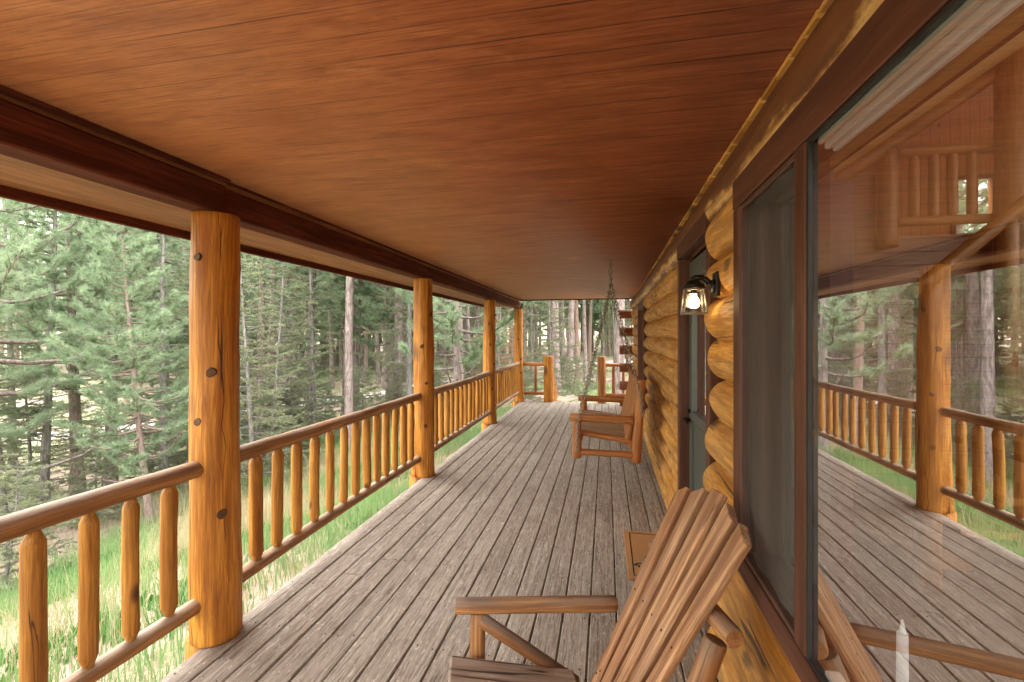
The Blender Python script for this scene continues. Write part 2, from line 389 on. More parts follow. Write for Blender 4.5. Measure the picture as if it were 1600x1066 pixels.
def ground_mat():
    b = NB('forest_floor'); p = b.pos()
    n = b.noise(p, .45, 5, .65); n2 = b.noise(p, 3.5, 5, .75); n3 = b.noise(p, 26, 3, .8)
    c = b.mix(b.ramp(n2, (.35, 0.), (.65, 1.)), (.24, .165, .125), (.44, .335, .265))
    c = b.mix(b.math('MULTIPLY', b.ramp(n, (.42, 0.), (.6, 1.)), .75), c, (.16, .24, .08))
    c = b.mix(b.math('MULTIPLY', b.ramp(n3, (.35, 1.), (.5, 0.)), .5), c, (.10, .07, .05))
    b.col(c); b.b.inputs['Roughness'].default_value = .9; b.bump(b.math('ADD', n2, b.math('MULTIPLY', n3, .4)), .6, .05); return b.m
M['ground'] = ground_mat()
def gravel_mat():
    b = NB('pale_gravel'); p = b.pos(); n = b.noise(p, 30, 3, .8); n2 = b.noise(p, 1.2, 4, .6)
    c = b.mix(b.ramp(n, (.35, 0.), (.65, 1.)), (.42, .38, .34), (.66, .60, .56)); c = b.mix(b.math('MULTIPLY', n2, .4), c, (.55, .45, .38))
    b.col(c); b.b.inputs['Roughness'].default_value = .9; b.bump(n, .5, .02); return b.m
M['gravel'] = gravel_mat()

# ================================================================ SETTING: deck, ceiling
DX0, DX1 = -2.03, .66
def wx(y): return .008*max(0., y-2.5)              # the log wall runs very slightly outwards
root = empty('porch_deck', (-.7, 5, -.05)); root['kind'] = 'structure'
mb = MB(); px = DX0; k = 0
while px < DX1:
    wd = .142
    ys = [-4.2]; y = -4.2+random.uniform(1.2, 4.5)
    while y < 10.2: ys.append(y); y += random.choice((2.44, 3.05, 3.66, 4.88))
    ys.append(11.0)
    for a, bb in zip(ys, ys[1:]):
        dz = random.uniform(-.0018, .0018)
        mb.box((px, a+.0015, -.034+dz), (px+wd, bb-.0015, dz), 1, bev=.005)
    px += wd+.0075; k += 1
mb.build('floor_boards', M['deck'], root, True)
mb = MB()                                            # nail heads
for i in range(k):
    for j in range(38):
        yy = -4+.4064*j+.1
        for s in (.03, .112):
            x0 = DX0+i*.1495+s+random.uniform(-.006, .006); y0 = yy+random.uniform(-.012, .012)
            if random.random() < .82: mb.log((x0, y0, -.004), (x0, y0, .0022), .0042, seg=6, step=1, wob=0)
mb.build('nail_heads', M['dark'], root, True)['kind'] = 'stuff'
mb = MB(); mb.box((DX0+.02, -4.2, -.27), (DX0+.055, 10.96, -.036), 1); mb.box((DX0+.056, 10.92, -.27), (DX1, 10.955, -.036), 0)
for j in range(20): mb.box((DX0+.057, -4+j*.77, -.25), (DX1, -3.96+j*.77, -.036), 0)
mb.build('joists', M['beam'], root, True)

CZ = 2.43
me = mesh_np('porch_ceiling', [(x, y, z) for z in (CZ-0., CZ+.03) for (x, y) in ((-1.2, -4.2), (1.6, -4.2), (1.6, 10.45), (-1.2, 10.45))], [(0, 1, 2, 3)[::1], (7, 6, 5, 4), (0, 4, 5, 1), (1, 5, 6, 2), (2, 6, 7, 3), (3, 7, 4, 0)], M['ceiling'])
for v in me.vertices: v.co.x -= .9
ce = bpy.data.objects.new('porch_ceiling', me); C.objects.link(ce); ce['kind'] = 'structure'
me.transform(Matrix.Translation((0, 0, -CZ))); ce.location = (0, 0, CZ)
# ---------------------------------------------------------------- eave, beams, posts
r_ = empty('porch_roof', (-2.4, 3, 2.3)); tag(r_, 'overhanging porch roof edge with tan soffit and dark fascia outside the log posts', 'roof')
mb = MB(); mb.box((-2.70, -4.2, 2.285), (-2.125, 10.62, 2.305), 1); mb.build('soffit', M['soffit'], r_, True)
mb = MB(); mb.box((-2.735, -4.2, 2.235), (-2.702, 10.65, 2.36), 1); mb.build('fascia', M['beam'], r_, True)
mb = MB(); mb.box((-2.70, 10.622, 2.418), (.62, 10.65, 2.50), 0)
mb.box((-2.09, 10.452, CZ-.008), (.62, 10.48, 2.5), 0); mb.build('end_fascia', M['beam'], r_, True)
mb = MB()
V = [(-2.80, -4.3, 2.37), (-2.80, 10.7, 2.37), (1.2, 10.7, 3.7), (1.2, -4.3, 3.7), (-2.80, -4.3, 2.41), (-2.80, 10.7, 2.41), (1.2, 10.7, 3.74), (1.2, -4.3, 3.74)]
mb.add(V, [(0, 1, 2, 3), (7, 6, 5, 4), (0, 4, 5, 1), (1, 5, 6, 2), (2, 6, 7, 3), (3, 7, 4, 0)], V); mb.build('roof_deck', M['beam'], r_, True)

def beam(y0, y1, xi, label):
    t = empty('roof_beam', ((xi-.07), (y0+y1)/2, 2.245)); tag(t, label, 'beam', 'beams carrying the porch roof')
    b = MB(); b.box((xi-.135, y0, 2.245), (xi, y1, 2.395), 1, bev=.008); b.build('timber', M['beam'], t, True)
    b = MB(); n = int((y1-y0)/.25)
    b.box((xi-.10, y0, 2.397), (xi-.006, y1, 2.4285), 1); b.build('filler_strip', M['soffit'], t, True)
    return t
beam(-4.2, 2.072, -1.985, 'nearest dark red stained roof beam, ending above the nearest log post')
beam(2.09, 10.9, -2.015, 'long dark red roof beam running from the nearest log post to the far corner')
mb = MB(); mb.box((-1.985, -4.2, 2.41), (-1.955, 2.07, 2.428), 1); mb.box((-2.0, 2.095, 2.412), (-1.99, 10.4, 2.428), 1)
o = mb.build('beam_trim', M['beam'], r_, True)

def knot_post(x, y, r, label, seed, top=2.243, base=-1.7, grp='peeled log posts holding up the porch roof'):
    random.seed(seed)
    t = empty('porch_post', (x, y, 0)); tag(t, label, 'post', grp)
    b = MB(); b.log((x, y, .001), (x+random.uniform(-.006, .006), y, top), r*1.05, r*.92, seg=40, step=.04, wob=.02, lump=.07, bow=.012)
    b.build('log', M['post'], t, True)
    b = MB(); b.log((x-.075, y, base), (x-.075, y, -.002), r*.72, r*.72, seg=20, step=.3, wob=.01); b.build('lower_log', M['post'], t, True)
    # knots on the side facing the porch
    for i in range(5):
        a = random.uniform(-1.7, .1); z = .25+i*.42+random.uniform(-.12, .12)
        n = Vector((math.cos(a), math.sin(a), 0)); c = Vector((x, y, z))+n*(r*.955); rr = random.uniform(.018, .027)
        b = MB(); b.log(c-n*.012, c+n*.0045, rr*1.1, rr, seg=12, step=1, wob=.1); b.build('knot', M['knot'], t, True)
    return t
M['knot'] = wood('dark_knot', (.20, .085, .022), (.09, .035, .010), fine=60, long=20, rough=.5)
POSTS = [(-2.05, -.80, .118), (-2.05, 2.07, .118), (-2.05, 4.89, .118), (-2.07, 8.03, .115), (-2.07, 10.84, .115)]
PL = ['log post outside the left edge of the view', 'thick knotty golden log post nearest the camera, whole height in view', 'second golden log post from the camera, between two long railings', 'third golden log post, slimmer looking, second from the far corner', 'farthest full-height log post at the far corner of the deck']
for i, ((x, y, r), l) in enumerate(zip(POSTS, PL)):
    knot_post(x, y, r, l, 10+i)
random.seed(5)
# ---------------------------------------------------------------- railings
def railing(ys, y0, y1, label, x=-2.06, zt=.915, zb=.215):
    t = empty('porch_railing', (x, (y0+y1)/2, 0)); tag(t, label, 'railing', 'log railings along the deck edge')
    b = MB(); b.log((x, y0, zt+random.uniform(-.004, .004)), (x, y1, zt+random.uniform(-.004, .004)), .046, .043, seg=20, step=.06, wob=.022, bow=.012, lump=.05); b.build('top_rail', M['rail'], t, True)
    b = MB(); b.log((x, y0, zb), (x, y1, zb+random.uniform(-.004, .004)), .042, .039, seg=18, step=.06, wob=.022, bow=.01); b.build('bottom_rail', M['rail'], t, True)
    for y in ys:
        r = random.uniform(.032, .0395); b = MB()
        b.log((x+random.uniform(-.004, .004), y, zb+.034), (x+random.uniform(-.006, .006), y+random.uniform(-.006, .006), zt-.034), r, r*.97, seg=18, step=.05, wob=.028, bow=random.uniform(0, .006), taper0=(random.uniform(.045, .06), .5), taper1=(.055, .5), lump=.03)
        b.build('baluster', M['baluster'], t, True)
    return t
def spread(a, b, n): return [a+(b-a)*(i+.0)/(n-1)+random.uniform(-.008, .008) for i in range(n)]
railing(spread(-.6, 1.11, 10)+[1.28, 1.464, 1.633, 1.815], -.72, 1.99, 'nearest log railing, cut by the left edge of the photo')
railing([2.37, 2.545, 2.736, 2.931, 3.111, 3.301, 3.483, 3.66, 3.84, 4.02, 4.21, 4.401, 4.59], 2.15, 4.80, 'log railing between the nearest and second log posts')
railing(spread(5.12, 7.78, 14), 4.97, 7.94, 'log railing between the second and third log posts', -2.065)
railing(spread(8.25, 10.6, 13), 8.11, 10.76, 'short-looking log railing between the third post and the far corner', -2.07)

def end_rail(x0, x1, xs, label, y):
    t = empty('end_railing', ((x0+x1)/2, y, 0)); tag(t, label, 'railing')
    b = MB(); b.log((x0, y, .90), (x1, y, .89), .042, .04, seg=14, step=.1); b.build('top_rail', M['swing'], t, True)
    b = MB(); b.log((x0, y, .19), (x1, y, .19), .04, .038, seg=14, step=.1); b.build('bottom_rail', M['swing'], t, True)
    for x in xs:
        b = MB(); b.log((x, y, .225), (x, y, .865), .036, .034, seg=12, step=.1, taper0=(.05, .5), taper1=(.05, .5)); b.build('baluster', M['swing'], t, True)
end_rail(-1.98, -1.46, [-1.68], 'short end railing with one baluster beside the far corner post', 10.95)
end_rail(-.02, .58, [.17, .40], 'short end railing behind the porch swing next to the cabin wall', 11.0)
for x, l in ((-1.36, 'stub log post left of the stair opening at the far end'), (-.10, 'stub log post right of the stair opening, behind the swing')):
    b = MB(); b.log((x, 10.93, .001), (x, 10.93, 1.10), .115 if x < -1 else .095, seg=20, step=.08, wob=.015); b.log((x, 11.03, -1.2), (x, 11.03, -.28), .07, seg=12, step=.3)
    tag(b.build('stair_post', M['post'] if x < -1 else M['swing'], base=(x, 10.93, 0)), l, 'post')
t = empty('stair_railing', (-1.28, 11.3, -.4)); tag(t, 'descending log stair railing seen end on behind the left stub post', 'railing')
b = MB(); b.log((-1.33, 11.05, .93), (-1.31, 12.25, -.05), .044, seg=12); b.build('handrail', M['post'], t, True)
b = MB(); b.log((-1.33, 11.05, .25), (-1.31, 12.25, -.73), .04, seg=12); b.build('bottom_rail', M['post'], t, True)
for i in range(7):
    y = 11.13+i*.16; z = .93-(y-11.05)*.817; b = MB(); x = -1.33+(y-11.05)*.017
    b.log((x, y, z-.65), (x, y, z-.03), .036, seg=12, step=.2, taper0=(.05, .5), taper1=(.05, .5)); b.build('baluster', M['post'], t, True)
t = empty('porch_steps', (-.7, 12, -.6)); tag(t, 'weathered board steps going down from the far end of the deck', 'steps')
for i in range(5):
    b = MB(); b.box((-1.2, 11.01+i*.28, -.20-i*.17), (-.2, 11.30+i*.28, -.16-i*.17), 0); b.build('tread', M['deck'], t, True)

# ================================================================ CABIN
cab = empty('log_cabin', (1., 3.5, 0)); tag(cab, 'log cabin wall of golden logs with brown trimmed door and windows along the deck', 'cabin')
PZ = .2; RL = .108; XC = .614
WIN = (-.95, 1.70, .80, 2.13); DOOR = (2.47, 3.40, -.5, 2.20); WF = (6.95, 8.05, .50, 2.10)    # y0 y1 z0 z1 of the openings
def wall_logs():
    b = MB()
    for i in range(-1, 11):
        z = .08+PZ*i
        segs = [(-4.2, 10.55)]
        for (a, c, z0, z1) in (WIN, DOOR, WF):
            if z > z0 and z < z1-.01:
                new = []
                for (p, q) in segs:
                    if c <= p or a >= q: new.append((p, q)); continue
                    if a > p: new.append((p, a))
                    if c < q: new.append((c, q))
                segs = new
        for p, q in segs:
            random.seed(i*31+int(p*10)); r = RL*random.uniform(.95, 1.07); dx = random.uniform(-.012, .012)
            near = q < 2.6
            near2 = abs(p-1.7) < .01
            dx2 = -.022 if near2 else 0
            b.log((XC+dx+dx2+wx(p), p, z), (XC+dx+dx2+wx(q), q, z+random.uniform(-.008, .008)), r, r*random.uniform(.94, 1.05), seg=26 if q < 7 else 18, step=.07, wob=.028, lump=.13 if near2 else .09,
                  taper0=None, taper1=(.07, .80) if near2 else ((.06, .86) if q < 7.5 else None), bow=.012)
    return b
wall_logs().build('log_wall', M['wall'], cab, True)
random.seed(3)
# chinking behind the logs
b = MB()
def slab(y0, y1, z0, z1): b.box((XC-.008, y0, z0), (XC+.13, y1, z1), 1, bev=.001)
slab(-4.2, WIN[0]-.002, -.3, 2.43); slab(WIN[0], WIN[1], -.3, WIN[2]); slab(WIN[1]+.002, DOOR[0]-.002, -.3, 2.43); slab(DOOR[1]+.002, WF[0]-.002, -.3, 2.43); slab(WF[0], WF[1], -.3, WF[2]); slab(WF[1]+.002, 10.5, -.3, 2.43)
slab(DOOR[0], DOOR[1], DOOR[3], 2.43); slab(WF[0], WF[1], WF[3], 2.43)
b.build('chinking', M['brown'], cab, True)
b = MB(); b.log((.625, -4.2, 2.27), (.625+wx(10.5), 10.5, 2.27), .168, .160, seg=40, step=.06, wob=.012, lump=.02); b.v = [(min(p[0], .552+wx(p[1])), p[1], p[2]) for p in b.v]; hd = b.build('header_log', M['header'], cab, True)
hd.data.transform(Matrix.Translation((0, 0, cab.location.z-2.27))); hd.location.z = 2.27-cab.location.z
b = MB()                                             # ragged lighter sliver where the ceiling meets the header
yy = -4.0
while yy < 10.3:
    L = random.uniform(.05, .16); d = random.uniform(.004, .022)
    b.add([(.66, yy, CZ-.002), (.528+wx(yy)-d*.2, yy, CZ-.002), (.528+wx(yy), yy+L, CZ-.002), (.66, yy+L, CZ-.002), (.66, yy, CZ-.02), (.528+wx(yy)-d*.1, yy+.01, CZ-.012-d*.4), (.53+wx(yy), yy+L, CZ-.012), (.66, yy+L, CZ-.02)],
          [(0, 1, 2, 3)[::-1], (4, 5, 6, 7), (1, 5, 6, 2)[::-1], (0, 4, 5, 1)[::-1]], [(random.random(), 0, 0)]*8); yy += L
b.build('ceiling_sliver', M['wall'], cab, True)
# corner: ends of the crossing logs
for i in range(6):
    z = 2.08-i*.405; b = MB(); b.log((.30, 10.62, z), (1.6, 10.62, z), .105, seg=16, step=.2); b.build('crossing_log', M['logend'], cab, True)

def part(name, mat, parent, *boxes, grain=2, bev=.003):
    for lo, hi in boxes:
        b = MB(); b.box(lo, hi, grain, bev=bev); o = b.build(name, mat, parent, True)
    return o
# --- the big window beside the chair: screened sash (far) and fixed pane (near)
wn = empty('window', (.5, .5, .8)); wn.parent = cab; wn.location = Vector((.5, .5, .8))-wloc(cab)
fr = part('frame', M['brown'], wn, ((.442, -1.05, 2.045), (.60, 1.752, 2.146)), ((.442, -1.05, .795), (.60, 1.752, .862)), grain=1)
part('jamb', M['brown'], wn, ((.444, 1.672, .864), (.60, 1.75, 2.043)), ((.602, 1.655, .80), (.78, 1.70, 2.10)), ((.444, -1.05, .864), (.60, -.96, 2.043)))
part('mullion', M['brown'], wn, ((.443, 1.150, .864), (.458, 1.212, 2.043)), bev=.006)
part('seal', M['dark'], wn, ((.446, 1.1405, .866), (.4555, 1.1485, 2.041)), ((.446, -.95, 2.033), (.4555, 1.1395, 2.042)), ((.446, -.95, .8645), (.4555, 1.1395, .870)), bev=.001)
part('screen_frame', M['vinyl'], wn, ((.446, 1.655, .866), (.47, 1.670, 2.041)), ((.446, 1.214, 2.024), (.47, 1.654, 2.0405)), ((.446, 1.214, .8645), (.47, 1.654, .880)), bev=.002)
def pane(x, y0, y1, z0, z1, mat, parent, name='pane', ax='x'):
    b = MB()
    b.add([(x, y0, z0), (x, y1, z0), (x, y1, z1), (x, y0, z1)], [(0, 1, 2, 3)], [(0, 0, 0)]*4); return b.build(name, mat, parent, True)
pane(.4565, -.95, 1.148, .864, 2.042, M['glass'], wn)
b = MB(); b.box((.548, WIN[0]+.01, 2.035), (.573, WIN[1]-.052, 2.40), 1, bev=.001); b.build('head_lining', M['lining'], wn, True)
pane(.520, 1.21, 1.665, .866, 2.04, M['glass'], wn)
b = MB(); n = 30; V = []; Fc = []                      # slightly billowing insect screen
for i in range(n+1):
    for j in range(n+1):
        y = 1.214+.441*i/n; z = .88+1.144*j/n
        V.append((.462+.004*math.sin(i*.5+.3*math.sin(j*.2))+.003*math.sin(j*.35+i*.1), y, z))
for i in range(n):
    for j in range(n): Fc.append((i*(n+1)+j, (i+1)*(n+1)+j, (i+1)*(n+1)+j+1, i*(n+1)+j+1))
b.add(V, Fc, V, True); b.build('screen', M['screen'], wn, True)
part('bead', M['cream'], wn, ((.459, -.95, 2.022), (.470, 1.125, 2.040)), ((.472, -.95, 2.010), (.486, 1.125, 2.040)), ((.488, -.95, 2.004), (.500, 1.125, 2.040)), ((.462, -.95, .866), (.492, 1.10, .878)), grain=1)
# --- door
dr = empty('door', (.57, 2.93, 0)); dr.parent = cab; dr.location = Vector((.57, 2.93, 0))-wloc(cab)
part('casing', M['brown'], dr, ((.497, 3.345, .002), (.68, 3.405, 2.13)), ((.512, 2.465, .002), (.68, 2.545, 2.13)), bev=.004)
part('head_casing', M['brown'], dr, ((.492, 2.465, 2.132), (.68, 3.405, 2.235)), grain=1)
part('leaf', M['doorpaint'], dr, ((.565, 2.548, .01), (.60, 2.66, 2.10)), ((.565, 3.25, .01), (.60, 3.342, 2.10)), ((.5655, 2.662, 1.98), (.60, 3.248, 2.10)), ((.5655, 2.662, 1.02), (.60, 3.248, 1.09)), ((.578, 2.655, .29), (.59, 3.255, 1.03)), ((.5655, 2.662, .01), (.60, 3.248, .298)))
part('edging', M['steel'], dr, ((.560, 2.662, 1.015), (.5645, 3.248, 1.022)), ((.560, 2.662, .30), (.5645, 3.248, .306)))
pane(.583, 2.66, 3.25, 1.09, 1.98, M['glass'], dr)
h = MB(); h.log((.566, 3.30, 1.02), (.528, 3.30, 1.02), .013, seg=12, wob=0); h.log((.533, 3.31, 1.02), (.530, 3.20, 1.015), .010, seg=10, wob=0); h.log((.566, 3.30, 1.08), (.545, 3.30, 1.08), .014, seg=12, wob=0); h.build('handle', M['black'], dr, True)
# --- far window
w2 = empty('window', (.58, 7.5, .5)); w2.parent = cab; w2.location = Vector((.58, 7.5, .5))-wloc(cab)
part('frame', M['brown'], w2, ((.53, 6.90, 2.02), (.66, 8.10, 2.13)), ((.53, 6.90, .44), (.66, 8.10, .53)), grain=1)
part('jamb', M['brown'], w2, ((.532, 6.90, .532), (.66, 6.99, 2.018)), ((.532, 8.01, .532), (.66, 8.10, 2.018)))
pane(.60, 6.98, 8.02, .53, 2.02, M['glass'], w2)

# ---------------------------------------------------------------- interior
def inter(name, mat, *boxes, grain=2):
    b = MB()
    for lo, hi in boxes: b.box(lo, hi, grain, bev=.001)
    o = b.build(name, mat); o['kind'] = 'structure'; return o
def boards_mat(name, axis, w_, a, d, line=(.05, .02, .01), kn=1.):
    b = NB(name); p = b.pos(); s = b.N('SeparateXYZ', {0: p}); y = b.math('MULTIPLY', s.outputs[axis], 1/w_)
    cell = b.N('TexWhiteNoise', {'W': b.math('FLOOR', y)}, noise_dimensions='1D').outputs[0]
    ln = b.ramp(b.math('ABSOLUTE', b.math('SUBTRACT', b.math('FRACT', y), .5)), (.465, 0.), (.485, 1.))
    sc = [30, 30, 30]; run = 0 if axis == 2 else 2; sc[run] = 1.6; sc2 = [1, 1, 1]; sc2[run] = .6
    q = b.N('VectorMath', {0: p, 1: b.N('CombineXYZ', {0: 0. if run == 2 else b.math('MULTIPLY', cell, 17.), 1: 0., 2: b.math('MULTIPLY', cell, 17.) if run == 2 else 0.}).outputs[0]}, operation='ADD').outputs[0]
    gr = b.noise(b.scale(q, sc), 1., 4, .6)
    c = b.mix(b.ramp(gr, (.35, 0.), (.65, 1.)), d, a); c = b.mix(b.math('MULTIPLY', cell, .35), c, d)
    v = b.N('TexVoronoi', {'Vector': b.scale(q, sc2), 'Scale': 3.6}); k = b.ramp(v.outputs['Distance'], (.06*kn, 1.), (.10*kn, 0.))
    c = b.mix(b.math('MULTIPLY', k, .85), c, (.06, .02, .008)); c = b.mix(ln, c, line)
    b.col(c); b.b.inputs['Roughness'].default_value = .5; b.bump(b.math('SUBTRACT', gr, ln), .4, .006); return b.m
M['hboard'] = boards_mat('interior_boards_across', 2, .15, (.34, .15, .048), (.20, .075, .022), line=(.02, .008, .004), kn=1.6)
M['vboard'] = boards_mat('interior_boards_upright', 0, .145, (.66, .24, .06), (.42, .13, .03), line=(.06, .02, .01), kn=1.4)
M['inceil'] = wood('smooth_tan_ceiling', (.84, .52, .18), (.78, .46, .15), coord='obj', fine=6, contrast=.2, blotch=.2)
M['inlog'] = wood('interior_log', (.52, .26, .08), (.38, .16, .04), knots=1.1, crack=.15, rough=.45, fine=16)
M['infloor'] = wood('interior_floor', (.20, .10, .045), (.12, .055, .02), coord='obj', rough=.35)
IY = 6.0
inter('interior_floor', M['infloor'], ((.74, -4, -.06), (8.0, 9.5, -.02)), grain=1)
# end wall in boards, with the loft opening from x 3.26..4.95, z 2.94..4.1
def slope(x): return 2.19+.69*(x-.75)
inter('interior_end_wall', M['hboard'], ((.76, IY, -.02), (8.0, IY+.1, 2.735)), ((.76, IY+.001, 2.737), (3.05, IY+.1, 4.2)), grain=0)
inter('loft_back_wall', M['vboard'], ((2.8, 9.2, 2.7), (5.86, 9.3, 7.5)), ((6.42, 9.2, 2.7), (8.0, 9.3, 7.5)), ((5.862, 9.2, 2.7), (6.418, 9.3, 3.2)), ((5.862, 9.2, 4.28), (6.418, 9.3, 7.5)))
inter('loft_side_wall', M['vboard'], ((2.7, 6.11, 2.74), (2.8, 9.3, 5.5)))
inter('loft_floor', M['infloor'], ((2.8, 6.11, 2.60), (8.0, 9.2, 2.73)), grain=0)
b = MB(); V = []
for (x, z) in ((.575, slope(.575)), (8.0, slope(8.0))):
    for y in (-4, 9.5):
        for dz in (0, .06): V.append((x, y, z+dz))
b.add(V, [(0, 2, 6, 4)[::-1], (1, 3, 7, 5), (0, 4, 5, 1)[::-1], (2, 6, 7, 3), (4, 6, 7, 5)], V); o = b.build('interior_ceiling', M['inceil']); o['kind'] = 'structure'
inter('interior_east_wall', M['vboard'], ((8.0, 3.8, -.02), (8.1, 9.5, 6.9)), ((8.0, -4, -.02), (8.1, 3.8, 2.6)), ((8.0, -4, 4.7), (8.1, 3.8, 7.4)))  # out of view; high opening added to let sky light into the room
inter('interior_south_wall', M['hboard'], ((7.0, -4.1, -.02), (8.1, -4.0, 6.9)), ((.7, -4.1, -.02), (6.998, -4.0, 2.2)))  # out of view; left open above, added as a way in for daylight
# loft things
def logthing(name, label, cat, mat, *logs, group=None, **kw):
    b = MB()
    for p0, p1, r in logs: b.log(p0, p1, r, seg=20, step=.12, **kw)
    return tag(b.build(name, mat), label, cat, group)
logthing('rafter_pole', 'dark peeled pole following the sloping ceiling above the loft, behind the glass', 'pole', M['inlog'], ((2.5, IY-.12, slope(2.5)-.07), (6.2, IY-.12, slope(6.2)-.07), .085))
logthing('interior_post', 'thick knotty log post with a light switch inside the cabin', 'post', M['inlog'], ((4.215, IY-.2, -.02), (4.215, IY-.2, slope(4.215)-.05), .14), lump=.08)
logthing('loft_post', 'slim flat-faced log post at the left end of the loft railing', 'post', M['inlog'], ((3.135, IY-.07, 2.6), (3.135, IY-.07, slope(3.135)-.15), .10))
t = empty('loft_railing', (3.95, IY-.08, 2.94)); tag(t, 'log railing of the loft opening seen through the big window', 'railing')
b = MB(); b.log((3.2, IY-.1, 3.655), (4.15, IY-.1, 3.64), .06, seg=16, step=.1); b.build('top_rail', M['inlog'], t, True)
b = MB(); b.log((3.2, IY-.1, 2.875), (4.15, IY-.1, 2.87), .052, seg=16, step=.1); b.build('bottom_rail', M['inlog'], t, True)
for x in (3.375, 3.565, 3.74, 3.925):
    b = MB(); b.log((x, IY-.1, 2.90), (x, IY-.1, 3.62), .048, seg=16, step=.1, taper0=(.06, .6), taper1=(.06, .6)); b.build('baluster', M['inlog'], t, True)
b = MB(); b.box((5.80, 9.16, 3.15), (5.87, 9.205, 4.34)); b.box((6.41, 9.16, 3.15), (6.48, 9.205, 4.34)); b.box((5.86, 9.162, 4.26), (6.42, 9.205, 4.335)); b.box((5.86, 9.162, 3.155), (6.42, 9.205, 3.21))
tag(b.build('loft_window', M['brown']), 'small brown framed window in the upright boards behind the loft railing', 'window')
b = MB(); b.box((4.25, 5.645, 3.47), (4.33, 5.66, 3.59), bev=.004); sw = b.build('light_switch', M['cream']); tag(sw, 'small cream light switch plate on the thick interior log post', 'switch')
b = MB(); b.box((4.284, 5.635, 3.515), (4.296, 5.6445, 3.54), bev=.002); b.build('toggle', M['cream'], sw, True)
t = empty('stair_handrail', (3.2, 3.4, 0)); tag(t, 'slanting peeled log handrail of the interior stairs', 'handrail')
P0 = Vector((1.92, 3.4, 1.86)); P1 = Vector((4.0, 3.4, 3.73))
b = MB(); b.log(P0, P1, .045, seg=18, step=.1); b.build('rail', M['inlog'], t, True)
b = MB(); b.log((2.02, 3.4, -.02), (2.02, 3.4, 1.93), .07, seg=18, step=.1); b.build('newel', M['inlog'], t, True)
for i in range(5):
    x = 2.45+i*.38; z = P0.z+(x-P0.x)*(P1.z-P0.z)/(P1.x-P0.x); b = MB(); b.log((x, 3.4, z-1.0), (x, 3.4, z), .05, seg=14, step=.15, taper1=(.06, .6)); b.build('baluster', M['inlog'], t, True)
b = MB()
for i in range(9): b.box((1.95+i*.26, 3.42, .10+i*.215), (2.28+i*.26, 4.3, .15+i*.215), 1)
tag(b.build('interior_stairs', M['inlog']), 'dark wooden stair treads rising behind the big window', 'stairs')
t = empty('candle', (.60, 1.085, .85)); tag(t, 'white electric taper candle standing inside behind the big pane', 'candle')
b = MB(); b.log((.60, 1.085, .79), (.60, 1.085, .985), .0112, .0095, seg=18, step=.02, wob=.015); b.build('taper', M['candle'], t, True)
b = MB(); b.log((.60, 1.085, .983), (.60, 1.085, 1.012), .0068, .002, seg=12, step=.004, wob=0); b.build('flame_tip', M['candle'], t, True)
b = MB(); b.box((.555, -.9, .76), (.74, 1.14, .786), 1); o = b.build('window_sill', M['inlog'], wn, True)
